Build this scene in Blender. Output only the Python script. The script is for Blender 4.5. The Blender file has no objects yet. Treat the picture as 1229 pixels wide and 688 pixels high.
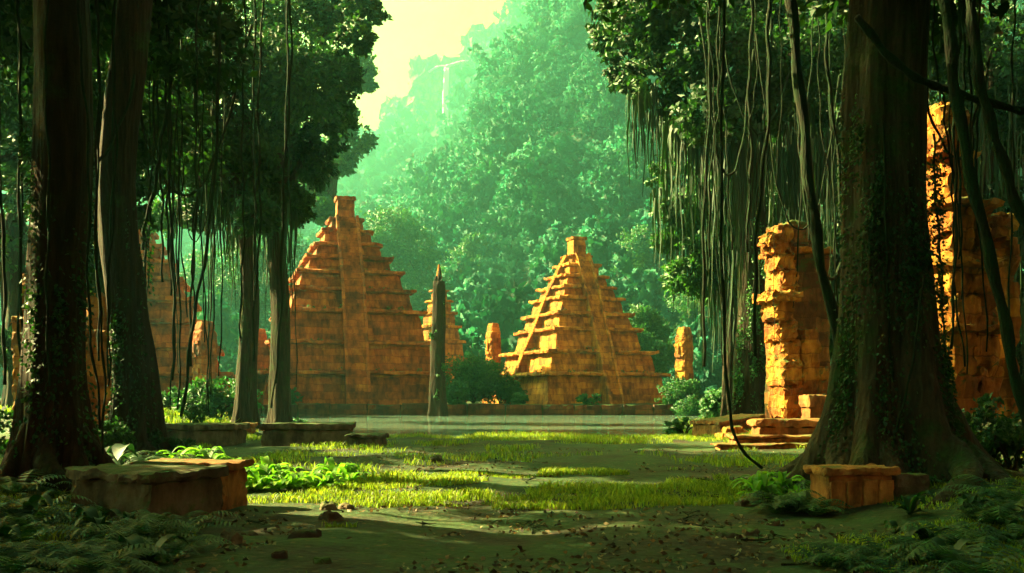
import bpy, math, random
import numpy as np
from mathutils import Vector, Matrix
R = math.radians
scene = bpy.context.scene
COL = scene.collection
F, CX, HY, EYE = 1195.0, 614.5, 478.0, 1.7      # focal length in px, principal column, horizon row, eye height

def P(px, py, Y):
    return Vector(((px - CX) / F * Y, Y, EYE + (HY - py) / F * Y))

SUN_EL, SUN_AZ = 35.0, -70.0            # azimuth from the view direction, negative = left
# ------------------------------------------------------------------ noise
def _hash(ix, iy, iz, seed):
    h = (ix.astype(np.int64) * 374761393 + iy.astype(np.int64) * 668265263 + iz.astype(np.int64) * 2147483647 + seed * 974634777) & 0xffffffff
    h = ((h ^ (h >> 13)) * 1274126177) & 0xffffffff
    h = (h ^ (h >> 16)) & 0xffffffff
    return h / 4294967295.0
def vnoise(x, y, z=None, seed=0):
    x = np.asarray(x, float); y = np.asarray(y, float)
    z = np.zeros_like(x) if z is None else np.asarray(z, float)
    ix, iy, iz = np.floor(x), np.floor(y), np.floor(z)
    fx, fy, fz = x - ix, y - iy, z - iz
    fx, fy, fz = [f * f * (3 - 2 * f) for f in (fx, fy, fz)]
    r = 0
    for dx in (0, 1):
        for dy in (0, 1):
            for dz in (0, 1):
                w = (fx if dx else 1 - fx) * (fy if dy else 1 - fy) * (fz if dz else 1 - fz)
                r = r + w * _hash(ix + dx, iy + dy, iz + dz, seed)
    return r * 2 - 1
def fbm(x, y, z=None, seed=0, oct=4):
    a, s, r = 1.0, 1.0, 0
    for i in range(oct):
        r = r + a * vnoise(np.asarray(x) * s, np.asarray(y) * s, None if z is None else np.asarray(z) * s, seed + i * 17)
        a *= .5; s *= 2.03
    return r
def sm(a, b, t):
    t = np.clip((np.asarray(t, float) - a) / (b - a), 0, 1)
    return t * t * (3 - 2 * t)

# ------------------------------------------------------------------ objects
def tag(o, label=None, cat=None, group=None, kind=None):
    if label: o['label'] = label
    if cat: o['category'] = cat
    if group: o['group'] = group
    if kind: o['kind'] = kind
    return o
def empty(name, loc=(0, 0, 0), rz=0, label=None, cat=None, group=None):
    o = bpy.data.objects.new(name, None)
    o.empty_display_size = .3
    o.location = loc; o.rotation_euler = (0, 0, rz)
    COL.objects.link(o)
    return tag(o, label, cat, group)
def mesh_obj(name, verts, faces, mat, parent=None, smooth=True, loc=None, cn=None):
    me = bpy.data.meshes.new(name)
    if isinstance(faces, np.ndarray):
        verts = np.asarray(verts, np.float32)
        n, k = faces.shape
        me.vertices.add(len(verts)); me.vertices.foreach_set('co', verts.ravel())
        me.loops.add(n * k); me.loops.foreach_set('vertex_index', faces.astype(np.int32).ravel())
        me.polygons.add(n); me.polygons.foreach_set('loop_start', np.arange(0, n * k, k, dtype=np.int32))
        me.update(calc_edges=True); me.validate()
    else:
        me.from_pydata([tuple(v) for v in verts], [], faces)
        me.update()
    if smooth and len(me.polygons):
        me.polygons.foreach_set('use_smooth', np.ones(len(me.polygons), bool))
    if cn is not None and len(me.vertices) == len(cn):
        me.attributes.new('clump_normal', 'FLOAT_VECTOR', 'POINT').data.foreach_set('vector', np.asarray(cn, np.float32).ravel())
    me.materials.append(mat)
    o = bpy.data.objects.new(name, me)
    COL.objects.link(o)
    if parent: o.parent = parent
    if loc is not None: o.location = loc
    return o
def copy_tree(o, parent=None):
    kids = list(o.children)
    c = o.copy(); COL.objects.link(c)
    if parent: c.parent = parent
    for k in kids: copy_tree(k, c)
    return c

class MB:
    """collects vertices and faces of one mesh part"""
    def __init__(s): s.v = []; s.f = []
    def add(s, v, f):
        n = len(s.v)
        s.v.extend([tuple(map(float, p)) for p in v]); s.f.extend([tuple(int(i) + n for i in q) for q in f])
    def build(s, name, mat, parent=None, smooth=False, loc=None):
        return mesh_obj(name, s.v, s.f, mat, parent, smooth, loc)

def stone_box(mb, c, size, rz=0, res=.4, rnd=.05, rough=.03, taper=0, seed=0, tilt=(0, 0), lean=(0, 0)):
    """a worn masonry block: subdivided, rounded and chipped; c = centre of its bottom"""
    sx, sy, sz = size
    n = [max(2, min(36, int(round(d / res)))) for d in size]
    idx = {}; vs = []; fs = []
    def vid(i, j, k):
        key = (i, j, k)
        if key not in idx:
            idx[key] = len(vs); vs.append((i / n[0] - .5, j / n[1] - .5, k / n[2] - .5))
        return idx[key]
    for i in range(n[0]):
        for j in range(n[1]):
            fs.append((vid(i, j, 0), vid(i, j + 1, 0), vid(i + 1, j + 1, 0), vid(i + 1, j, 0)))
            fs.append((vid(i, j, n[2]), vid(i + 1, j, n[2]), vid(i + 1, j + 1, n[2]), vid(i, j + 1, n[2])))
    for i in range(n[0]):
        for k in range(n[2]):
            fs.append((vid(i, 0, k), vid(i + 1, 0, k), vid(i + 1, 0, k + 1), vid(i, 0, k + 1)))
            fs.append((vid(i, n[1], k), vid(i, n[1], k + 1), vid(i + 1, n[1], k + 1), vid(i + 1, n[1], k)))
    for j in range(n[1]):
        for k in range(n[2]):
            fs.append((vid(0, j, k), vid(0, j, k + 1), vid(0, j + 1, k + 1), vid(0, j + 1, k)))
            fs.append((vid(n[0], j, k), vid(n[0], j + 1, k), vid(n[0], j + 1, k + 1), vid(n[0], j, k + 1)))
    v = np.array(vs) * np.array([sx, sy, sz])
    r = min(rnd, sx * .3, sy * .3, sz * .3)
    inner = np.array([sx, sy, sz]) / 2 - r
    q = np.clip(v, -inner, inner); d = v - q
    L = np.linalg.norm(d, axis=1, keepdims=True); L[L < 1e-9] = 1
    v = np.where(np.abs(d) > 1e-9, q + d / L * r, v)
    ox = seed * 7.31
    s1 = 1.6 / max(.3, min(2.5, max(size) * .3))
    d3 = np.stack([fbm(v[:, 0] * s1 * 2 + ox, v[:, 1] * s1 * 2 + k * 9, v[:, 2] * s1 * 2, seed=k + 3) for k in range(3)], 1)
    edge = (np.abs(v) > (np.array([sx, sy, sz]) / 2 - max(r * 2.2, .02))).sum(1, keepdims=True)
    v = v + d3 * rough * np.where(edge >= 2, 1.6, .7)
    v[:, 2] += sz / 2
    t = 1 - taper * v[:, 2:3] / sz
    v[:, :2] *= t
    v[:, 0] += lean[0] * v[:, 2]; v[:, 1] += lean[1] * v[:, 2]
    v[:, 2] += v[:, 0] * tilt[0] + v[:, 1] * tilt[1]
    ca, sa = math.cos(rz), math.sin(rz)
    v = np.stack([v[:, 0] * ca - v[:, 1] * sa, v[:, 0] * sa + v[:, 1] * ca, v[:, 2]], 1) + np.array(c)
    mb.add(v, fs)

def tube(mb, pts, rad, sides=8, cap=True, flute=None, seed=0):
    pts = [Vector(p) for p in pts]
    if not hasattr(rad, '__len__'): rad = [rad] * len(pts)
    v = []; f = []
    ref = Vector((1, 0, 0))
    for i, p in enumerate(pts):
        t = (pts[min(i + 1, len(pts) - 1)] - pts[max(i - 1, 0)]).normalized()
        u = ref - t * ref.dot(t)
        if u.length < 1e-3: u = Vector((0, 1, 0)) - t * t.y
        u.normalize(); w = t.cross(u); ref = u
        for s in range(sides):
            a = 2 * math.pi * s / sides
            r = rad[i] * (flute(i, a) if flute else 1)
            v.append(p + (u * math.cos(a) + w * math.sin(a)) * r)
    for i in range(len(pts) - 1):
        for s in range(sides):
            a, b = i * sides + s, i * sides + (s + 1) % sides
            f.append((a, b, b + sides, a + sides))
    if cap:
        f.append(tuple(range(sides))[::-1])
        f.append(tuple(range((len(pts) - 1) * sides, len(pts) * sides)))
    mb.add(v, f)

def bez(pts, n):
    """Catmull-Rom through the points"""
    pts = [Vector(p) for p in pts]; out = []
    q = [pts[0] * 2 - pts[1]] + pts + [pts[-1] * 2 - pts[-2]]
    m = len(pts) - 1
    for i in range(n + 1):
        t = i / n * m; k = min(int(t), m - 1); u = t - k
        a, b, c, d = q[k:k + 4]
        out.append(.5 * ((2 * b) + (c - a) * u + (2 * a - 5 * b + 4 * c - d) * u * u + (3 * b - a - 3 * c + d) * u ** 3))
    return out

def leaves(centers, direction, length, width, rng, fold=.25):
    """numpy arrays of folded leaf quads (two faces per leaf sharing the midrib)"""
    n = len(centers)
    d = direction / (np.linalg.norm(direction, axis=1, keepdims=True) + 1e-9)
    r = rng.normal(size=(n, 3)); s = np.cross(d, r); s /= np.linalg.norm(s, axis=1, keepdims=True) + 1e-9
    nn = np.cross(s, d)
    L = (length * rng.uniform(.6, 1.25, n))[:, None]; W = (width * rng.uniform(.7, 1.2, n))[:, None]
    base = centers - d * L * .5; tip = centers + d * L * .5 - nn * L * .12
    a = centers + s * W * .5 + nn * W * fold; b = centers - s * W * .5 + nn * W * fold
    v = np.stack([base, a, tip, b], 1).reshape(-1, 3)
    i = np.arange(n)[:, None] * 4
    f = np.concatenate([i + np.array([[0, 1, 2, 3]])], 0)
    return v, f

def clump_leaves(clumps, per, length, width, rng, squash=.75, droop=.3):
    """leaf clumps: centre, radius -> leaves gathered into sprays through the volume, thicker to the outside"""
    C = []; D = []; NN = []
    for (c, r) in clumps:
        n = max(20, int(per * min(1.0, (r / 3.0)) ** 1.3)) if per > 0 else 20
        ns = max(6, n // 22)
        u = rng.normal(size=(ns, 3)); u /= np.linalg.norm(u, axis=1, keepdims=True)
        rad = rng.uniform(.25, 1, ns) ** .45
        lump = 1 + .28 * fbm(u[:, 0] * 1.9 + c[0], u[:, 1] * 1.9 + c[1], u[:, 2] * 1.9 + c[2], seed=5, oct=3)
        sp = u * (rad * lump)[:, None] * r
        k = rng.integers(0, ns, n)
        p = sp[k] + rng.normal(size=(n, 3)) * r * .11
        p[:, 2] *= squash
        dirn = u[k] * .8 + rng.normal(size=(n, 3)) * .6; dirn[:, 2] -= droop
        C.append(p + np.array(c)); D.append(dirn)
        q = p / r + u[k] * .5; NN.append(q / (np.linalg.norm(q, axis=1, keepdims=True) + 1e-6))
    v, f = leaves(np.concatenate(C), np.concatenate(D), length, width, rng)
    return v, f, np.repeat(np.concatenate(NN), 4, axis=0)

# ------------------------------------------------------------------ materials
def new_mat(name):
    m = bpy.data.materials.new(name); m.use_nodes = True
    nt = m.node_tree; nt.nodes.clear()
    out = nt.nodes.new('ShaderNodeOutputMaterial')
    return m, nt, out
def N(nt, t, **kw):
    n = nt.nodes.new(t)
    for k, v in kw.items():
        if hasattr(n, k): setattr(n, k, v)
        else: n.inputs[k.replace('_', ' ')].default_value = v
    return n
def ramp(nt, src, stops):
    r = nt.nodes.new('ShaderNodeValToRGB')
    while len(r.color_ramp.elements) < len(stops): r.color_ramp.elements.new(.5)
    for e, (p, c) in zip(r.color_ramp.elements, stops):
        e.position = p; e.color = (*c, 1) if len(c) == 3 else c
    nt.links.new(src, r.inputs[0]); return r
def mixc(nt, fac, a, b, mode='MIX'):
    m = nt.nodes.new('ShaderNodeMix'); m.data_type = 'RGBA'; m.blend_type = mode
    for s, v in ((m.inputs[0], fac), (m.inputs[6], a), (m.inputs[7], b)):
        if hasattr(v, 'is_linked') or hasattr(v, 'links'): nt.links.new(v, s)
        else: s.default_value = v if isinstance(v, (int, float)) else (*v, 1)
    return m.outputs[2]
def mth(nt, op, a, b=0.0):
    m = nt.nodes.new('ShaderNodeMath'); m.operation = op
    for s, v in ((m.inputs[0], a), (m.inputs[1], b)):
        if hasattr(v, 'links'): nt.links.new(v, s)
        else: s.default_value = v
    return m.outputs[0]

def leaf_mat(name, cols, transl=.4, tcol=None, rough=.55, ns=.35, wn=.55, soft=0):
    m, nt, out = new_mat(name)
    g = N(nt, 'ShaderNodeNewGeometry'); tc = N(nt, 'ShaderNodeTexCoord')
    nz = N(nt, 'ShaderNodeTexNoise', Scale=ns, Detail=3.0); nt.links.new(tc.outputs['Object'], nz.inputs['Vector'])
    f = mth(nt, 'ADD', mth(nt, 'MULTIPLY', g.outputs['Random Per Island'], 1.05 - wn), mth(nt, 'MULTIPLY', nz.outputs[0], wn))
    k = len(cols)
    r = ramp(nt, f, [(.2 + .6 * i / (k - 1), c) for i, c in enumerate(cols)])
    p = N(nt, 'ShaderNodeBsdfPrincipled', Roughness=rough); p.inputs['Specular IOR Level'].default_value = .25
    nt.links.new(r.outputs[0], p.inputs['Base Color'])
    t = N(nt, 'ShaderNodeBsdfTranslucent')
    nt.links.new(mixc(nt, 1.0, r.outputs[0], tcol or (1.6, 1.9, .8), 'MULTIPLY'), t.inputs[0])
    if soft:
        at_ = N(nt, 'ShaderNodeAttribute'); at_.attribute_name = 'clump_normal'
        vt = N(nt, 'ShaderNodeVectorTransform'); vt.vector_type = 'VECTOR'; vt.convert_from = 'OBJECT'; vt.convert_to = 'WORLD'; nt.links.new(at_.outputs['Vector'], vt.inputs[0])
        a1 = N(nt, 'ShaderNodeVectorMath', operation='SCALE'); nt.links.new(vt.outputs[0], a1.inputs[0]); a1.inputs['Scale'].default_value = soft
        a2 = N(nt, 'ShaderNodeVectorMath', operation='SCALE'); nt.links.new(g.outputs['Normal'], a2.inputs[0]); a2.inputs['Scale'].default_value = 1 - soft
        a3 = N(nt, 'ShaderNodeVectorMath', operation='ADD'); nt.links.new(a1.outputs[0], a3.inputs[0]); nt.links.new(a2.outputs[0], a3.inputs[1])
        a4 = N(nt, 'ShaderNodeVectorMath', operation='NORMALIZE'); nt.links.new(a3.outputs[0], a4.inputs[0])
        nt.links.new(a4.outputs[0], p.inputs['Normal'])
    mx = N(nt, 'ShaderNodeMixShader'); mx.inputs[0].default_value = transl
    nt.links.new(p.outputs[0], mx.inputs[1]); nt.links.new(t.outputs[0], mx.inputs[2])
    nt.links.new(mx.outputs[0], out.inputs[0])
    return m

def bark_mat(name, dark, light, moss, mossamt=.5, scale=1.0):
    m, nt, out = new_mat(name)
    tc = N(nt, 'ShaderNodeTexCoord')
    mp = N(nt, 'ShaderNodeMapping'); mp.inputs['Scale'].default_value = (5 * scale, 5 * scale, .55 * scale)
    nt.links.new(tc.outputs['Object'], mp.inputs[0])
    n1 = N(nt, 'ShaderNodeTexNoise', Scale=1.6, Detail=8.0, Roughness=.65); nt.links.new(mp.outputs[0], n1.inputs['Vector'])
    v1 = N(nt, 'ShaderNodeTexVoronoi', Scale=2.2); nt.links.new(mp.outputs[0], v1.inputs['Vector'])
    c = ramp(nt, n1.outputs[0], [(.3, dark), (.55, [(a + b) / 2 for a, b in zip(dark, light)]), (.75, light)])
    n2 = N(nt, 'ShaderNodeTexNoise', Scale=.8 * scale, Detail=6.0, Roughness=.7); nt.links.new(tc.outputs['Object'], n2.inputs['Vector'])
    mk = ramp(nt, n2.outputs[0], [(.62 - .3 * mossamt, (0, 0, 0)), (.78 - .3 * mossamt, (1, 1, 1))])
    n3 = N(nt, 'ShaderNodeTexNoise', Scale=14 * scale, Detail=4.0); nt.links.new(tc.outputs['Object'], n3.inputs['Vector'])
    mc = ramp(nt, n3.outputs[0], [(.3, [x * .45 for x in moss]), (.7, moss)])
    col = mixc(nt, mk.outputs[0], c.outputs[0], mc.outputs[0])
    p = N(nt, 'ShaderNodeBsdfPrincipled', Roughness=.9); p.inputs['Specular IOR Level'].default_value = .15
    nt.links.new(col, p.inputs['Base Color'])
    h = mth(nt, 'ADD', mth(nt, 'MULTIPLY', v1.outputs[0], .6), n1.outputs[0])
    h = mth(nt, 'ADD', h, mth(nt, 'MULTIPLY', n3.outputs[0], .25))
    b = N(nt, 'ShaderNodeBump', Strength=.9, Distance=.12 / scale); nt.links.new(h, b.inputs['Height'])
    nt.links.new(b.outputs[0], p.inputs['Normal']); nt.links.new(p.outputs[0], out.inputs[0])
    return m

def stone_mat(name, base, pale, dark, moss=(.035, .07, .012), mossamt=.35, bw=1.2, bh=.55, joint=.85, nscale=1.0):
    m, nt, out = new_mat(name)
    tc = N(nt, 'ShaderNodeTexCoord'); sx = N(nt, 'ShaderNodeSeparateXYZ'); nt.links.new(tc.outputs['Object'], sx.inputs[0])
    n0 = N(nt, 'ShaderNodeTexNoise', Scale=1.3 * nscale, Detail=3.0); nt.links.new(tc.outputs['Object'], n0.inputs['Vector'])
    wob = mth(nt, 'MULTIPLY', mth(nt, 'SUBTRACT', n0.outputs[0], .5), .5 * bh)
    cb = N(nt, 'ShaderNodeCombineXYZ')
    nt.links.new(mth(nt, 'ADD', mth(nt, 'ADD', sx.outputs[0], sx.outputs[1]), wob), cb.inputs[0])
    nt.links.new(mth(nt, 'ADD', sx.outputs[2], wob), cb.inputs[1])
    br = N(nt, 'ShaderNodeTexBrick'); br.inputs['Scale'].default_value = 1.0
    br.inputs['Brick Width'].default_value = bw; br.inputs['Row Height'].default_value = bh
    br.inputs['Mortar Size'].default_value = .03; br.inputs['Mortar Smooth'].default_value = .6; br.inputs['Bias'].default_value = 0
    br.inputs['Color1'].default_value = (0, 0, 0, 1); br.inputs['Color2'].default_value = (1, 1, 1, 1); br.inputs['Mortar'].default_value = (.5, .5, .5, 1)
    nt.links.new(cb.outputs[0], br.inputs['Vector'])
    n1 = N(nt, 'ShaderNodeTexNoise', Scale=.55 * nscale, Detail=9.0, Roughness=.68); nt.links.new(tc.outputs['Object'], n1.inputs['Vector'])
    f = mth(nt, 'ADD', mth(nt, 'MULTIPLY', n1.outputs[0], .75), mth(nt, 'MULTIPLY', br.outputs[0], .25))
    c = ramp(nt, f, [(.36, dark), (.55, base), (.78, pale)])
    # rain streaks
    mp = N(nt, 'ShaderNodeMapping'); mp.inputs['Scale'].default_value = (1.5 * nscale, 1.5 * nscale, .5 * nscale); nt.links.new(tc.outputs['Object'], mp.inputs[0])
    n2 = N(nt, 'ShaderNodeTexNoise', Scale=1.2, Detail=6.0, Roughness=.6); nt.links.new(mp.outputs[0], n2.inputs['Vector'])
    st = ramp(nt, n2.outputs[0], [(.36, (.16, .11, .08)), (.52, (.7, .6, .5)), (.64, (1, 1, 1))])
    col = mixc(nt, .75, c.outputs[0], st.outputs[0], 'MULTIPLY')
    jm = ramp(nt, n1.outputs[0], [(.38, (.15, .15, .15)), (.62, (1, 1, 1))])
    col = mixc(nt, mth(nt, 'MULTIPLY', mth(nt, 'MULTIPLY', br.outputs[1], joint), jm.outputs[0]), col, [x * .3 for x in dark])
    n3 = N(nt, 'ShaderNodeTexNoise', Scale=.9 * nscale, Detail=8.0, Roughness=.72, Distortion=.4); nt.links.new(tc.outputs['Object'], n3.inputs['Vector'])
    g = N(nt, 'ShaderNodeNewGeometry'); sn = N(nt, 'ShaderNodeSeparateXYZ'); nt.links.new(g.outputs['Normal'], sn.inputs[0])
    up = mth(nt, 'MULTIPLY', mth(nt, 'MAXIMUM', sn.outputs[2], 0), .22)
    mk = ramp(nt, mth(nt, 'ADD', n3.outputs[0], up), [(.72 - .28 * mossamt, (0, 0, 0)), (.86 - .28 * mossamt, (1, 1, 1))])
    col = mixc(nt, mth(nt, 'MULTIPLY', mk.outputs[0], .85), col, moss)
    p = N(nt, 'ShaderNodeBsdfPrincipled', Roughness=.88); p.inputs['Specular IOR Level'].default_value = .2
    nt.links.new(col, p.inputs['Base Color'])
    n4 = N(nt, 'ShaderNodeTexNoise', Scale=6 * nscale, Detail=8.0, Roughness=.7); nt.links.new(tc.outputs['Object'], n4.inputs['Vector'])
    h = mth(nt, 'SUBTRACT', mth(nt, 'ADD', mth(nt, 'MULTIPLY', n4.outputs[0], .6), n1.outputs[0]), mth(nt, 'MULTIPLY', br.outputs[1], .7))
    b = N(nt, 'ShaderNodeBump', Strength=.8, Distance=.12 / nscale); nt.links.new(h, b.inputs['Height'])
    nt.links.new(b.outputs[0], p.inputs['Normal']); nt.links.new(p.outputs[0], out.inputs[0])
    return m

M = {}
M['leaf_dark'] = leaf_mat('dark jungle leaf', [(.005, .020, .006), (.011, .040, .009), (.026, .070, .010)], .25, soft=.5)
M['leaf_mid'] = leaf_mat('jungle leaf', [(.010, .045, .012), (.022, .085, .02), (.045, .125, .022)], .25, soft=.55)
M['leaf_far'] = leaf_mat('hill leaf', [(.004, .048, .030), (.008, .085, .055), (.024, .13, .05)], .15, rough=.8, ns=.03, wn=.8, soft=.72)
M['leaf_bright'] = leaf_mat('broad bright leaf', [(.05, .12, .012), (.10, .22, .02), (.2, .3, .03)], .5)
M['fern'] = leaf_mat('fern leaf', [(.008, .026, .010), (.018, .050, .014), (.04, .085, .018)], .3)
M['grass'] = leaf_mat('grass blade', [(.06, .09, .010), (.13, .17, .016), (.26, .26, .03)], .4)
M['moss'] = leaf_mat('hanging moss', [(.004, .015, .005), (.009, .028, .007), (.018, .040, .009)], .1)
M['litter'] = leaf_mat('dead leaf', [(.022, .012, .006), (.06, .034, .014), (.24, .17, .09)], .2, (1, .9, .6), wn=.3)
M['bark'] = bark_mat('bark', (.008, .006, .003), (.055, .032, .017), (.03, .06, .01), .35)
M['bark_big'] = bark_mat('old bark', (.010, .007, .004), (.085, .052, .03), (.026, .055, .009), .4)
M['bark_red'] = bark_mat('red brown bark', (.008, .004, .002), (.042, .019, .009), (.03, .06, .01), .2)
M['vine'] = bark_mat('vine bark', (.004, .005, .002), (.022, .018, .009), (.010, .028, .007), .7, 3)
M['pyr'] = stone_mat('sandstone', (.44, .10, .016), (.56, .20, .03), (.16, .035, .008), mossamt=.10, bw=1.9, bh=.8, joint=.8)
M['pyr_r'] = stone_mat('ochre sandstone', (.54, .18, .016), (.66, .30, .03), (.24, .065, .010), mossamt=.08, bw=1.6, bh=.7, joint=.8)
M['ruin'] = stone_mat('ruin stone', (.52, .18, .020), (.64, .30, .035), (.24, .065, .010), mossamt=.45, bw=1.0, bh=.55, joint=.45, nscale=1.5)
M['ruin_shaded'] = stone_mat('shaded ruin stone with moss', (.24, .085, .022), (.40, .17, .04), (.09, .03, .010), mossamt=.75, bw=1.1, bh=.6, joint=.5, nscale=1.4)  # ruin stone darkened for the back wall's shade, plus heavier moss
M['block'] = stone_mat('weathered block', (.40, .15, .045), (.52, .25, .08), (.19, .07, .022), mossamt=.3, bw=5, bh=3, joint=0, nscale=2.5)
M['panel'] = stone_mat('orange block', (.52, .22, .06), (.62, .32, .1), (.25, .09, .025), mossamt=.2, bw=5, bh=3, joint=0, nscale=2.5)  # lighter copy of the block stone, in place of light on its front
M['dark_block'] = stone_mat('dark brown block', (.17, .12, .08), (.30, .22, .12), (.07, .05, .035), mossamt=.45, bw=5, bh=3, joint=0, nscale=2.2)  # one even dark brown base with some moss
M['wallred'] = stone_mat('red damp stone', (.13, .035, .012), (.22, .07, .02), (.05, .016, .008), mossamt=.45, bw=1.4, bh=.5)
M['cliff'] = stone_mat('cliff rock', (.30, .24, .13), (.42, .36, .2), (.14, .11, .06), mossamt=.5, bw=60, bh=40, joint=0, nscale=.08)

def ground_mat():
    m, nt, out = new_mat('forest floor')
    tc = N(nt, 'ShaderNodeTexCoord')
    def nz(s, d=6.0, r=.6):
        n = N(nt, 'ShaderNodeTexNoise', Scale=s, Detail=d, Roughness=r); nt.links.new(tc.outputs['Object'], n.inputs['Vector']); return n.outputs[0]
    soil = ramp(nt, nz(1.4, 9, .7), [(.3, (.007, .004, .003)), (.5, (.018, .010, .006)), (.72, (.045, .026, .014))])
    green = ramp(nt, nz(5, 6, .7), [(.3, (.009, .022, .005)), (.7, (.032, .062, .012))])
    mk = ramp(nt, nz(.33, 7, .7), [(.40, (0, 0, 0)), (.54, (1, 1, 1))])
    sp = N(nt, 'ShaderNodeSeparateXYZ'); nt.links.new(tc.outputs['Object'], sp.inputs[0])
    hi = N(nt, 'ShaderNodeMapRange'); hi.inputs[1].default_value = 3; hi.inputs[2].default_value = 9; nt.links.new(sp.outputs[2], hi.inputs[0])
    col = mixc(nt, hi.outputs[0], mixc(nt, mk.outputs[0], soil.outputs[0], green.outputs[0]), (.010, .030, .010))
    vo = N(nt, 'ShaderNodeTexVoronoi', Scale=9.0); nt.links.new(tc.outputs['Object'], vo.inputs['Vector'])
    lit = ramp(nt, vo.outputs['Color'], [(.62, (0, 0, 0)), (.7, (1, 1, 1))])
    lf = ramp(nt, vo.outputs['Distance'], [(.25, (1, 1, 1)), (.4, (0, 0, 0))])
    col = mixc(nt, mth(nt, 'MULTIPLY', mth(nt, 'MULTIPLY', lit.outputs[0], lf.outputs[0]), .6), col, (.11, .06, .025))
    col = mixc(nt, hi.outputs[0], col, (.005, .022, .010))
    p = N(nt, 'ShaderNodeBsdfPrincipled', Roughness=.85); p.inputs['Specular IOR Level'].default_value = .2
    nt.links.new(col, p.inputs['Base Color'])
    b = N(nt, 'ShaderNodeBump', Strength=.8, Distance=.08)
    nt.links.new(mth(nt, 'ADD', nz(3, 9, .7), mth(nt, 'MULTIPLY', vo.outputs['Distance'], .4)), b.inputs['Height'])
    nt.links.new(b.outputs[0], p.inputs['Normal']); nt.links.new(p.outputs[0], out.inputs[0])
    return m
M['ground'] = ground_mat()
def water_mat():
    m, nt, out = new_mat('pond water')
    p = N(nt, 'ShaderNodeBsdfPrincipled', Roughness=.06); p.inputs['Base Color'].default_value = (.13, .19, .15, 1); p.inputs['IOR'].default_value = 1.33
    tc = N(nt, 'ShaderNodeTexCoord')
    mp = N(nt, 'ShaderNodeMapping'); mp.inputs['Scale'].default_value = (1.0, 1.6, 1); nt.links.new(tc.outputs['Object'], mp.inputs[0])
    n = N(nt, 'ShaderNodeTexNoise', Scale=2.2, Detail=4.0); nt.links.new(mp.outputs[0], n.inputs['Vector'])
    b = N(nt, 'ShaderNodeBump', Strength=.2, Distance=.03); nt.links.new(n.outputs[0], b.inputs['Height'])
    nt.links.new(b.outputs[0], p.inputs['Normal']); nt.links.new(p.outputs[0], out.inputs[0])
    return m
M['water'] = water_mat()
def fall_mat():
    m, nt, out = new_mat('falling water')
    p = N(nt, 'ShaderNodeBsdfPrincipled', Roughness=.5); p.inputs['Base Color'].default_value = (.85, .87, .82, 1)
    nt.links.new(p.outputs[0], out.inputs[0]); return m
M['fall'] = fall_mat()

# ------------------------------------------------------------------ terrain
def pond(x, y):
    wob = 1.2 * fbm(x * .15, y * .15, seed=3, oct=3)
    return np.minimum.reduce([105.6 - y, (y - 44.5 - 2.2 * wob) * .7, x + 13 + (y - 50) * .316 + wob, 7.4 + (y - 48) * .24 - x + wob])
def height(x, y):
    x = np.asarray(x, float); y = np.asarray(y, float)
    z = .10 * fbm(x * .25, y * .25, seed=1, oct=4) + .03 * fbm(x * 1.3, y * 1.3, seed=8, oct=3)
    z = z + .75 * sm(0, 6, -(x + 14 + (y - 50) * .30)) * sm(40, 52, y) * sm(200, 105, y)
    z = z + .85 * sm(0, 5, x - (8.5 + (y - 48) * .24)) * sm(38, 47, y) * sm(200, 105, y)
    z = z + .35 * sm(4.5, 8, -x) * sm(26, 16, y) + .3 * sm(4.5, 7.5, x) * sm(26, 17, y)
    z = z + 1.0 * sm(105.5, 106.3, y) * sm(24, 20, np.abs(x + 12) - 14)
    z = z + .9 * sm(104, 112, y) * (1 - sm(24, 20, np.abs(x + 12) - 14))
    s = pond(x, y)
    k = sm(-.6, 2.2, s)
    z = z * (1 - k) - .7 * k
    # hills
    px = CX + F * x / np.maximum(y, 60)
    top = np.interp(px, [-600, 0, 330, 400, 450, 495, 520, 560, 590, 640, 700, 800, 1229, 1900], [230, 235, 235, 225, 215, 200, 180, 150, 118, 30, -40, -40, -60, 20])
    dd = np.where(y > 60, y, 60)
    H = (EYE + (HY - top) / F * 1720) * sm(300, 1720, dd) ** 1.25
    ntop = np.interp(px, [-600, 300, 440, 480, 540, 575, 605, 640, 680, 720, 780, 1229, 1900], [430, 420, 350, 320, 270, 222, 168, 105, 55, 15, -10, -20, 40])
    NR = (EYE + (HY - ntop) / F * 840) * sm(215, 850, dd) ** .95 * (1 - .35 * sm(940, 1400, dd))
    H = np.maximum(H, NR) + (4 + 14 * sm(300, 600, dd)) * fbm(x * .008, y * .008, seed=4) * sm(200, 320, dd)
    H = np.maximum(H, 60 * sm(170, 900, np.sqrt(x * x + (y - 60) ** 2)))
    return z + np.where((y > 150) | (np.abs(x) > 120) | (y < -60), np.maximum(H - 1.5, 0), 0)
def gz(x, y): return float(height(np.array([x]), np.array([y]))[0])
def G(px, Y, dz=0.0):
    x = (px - CX) / F * Y
    return Vector((x, Y, gz(x, Y) + dz))

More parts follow.
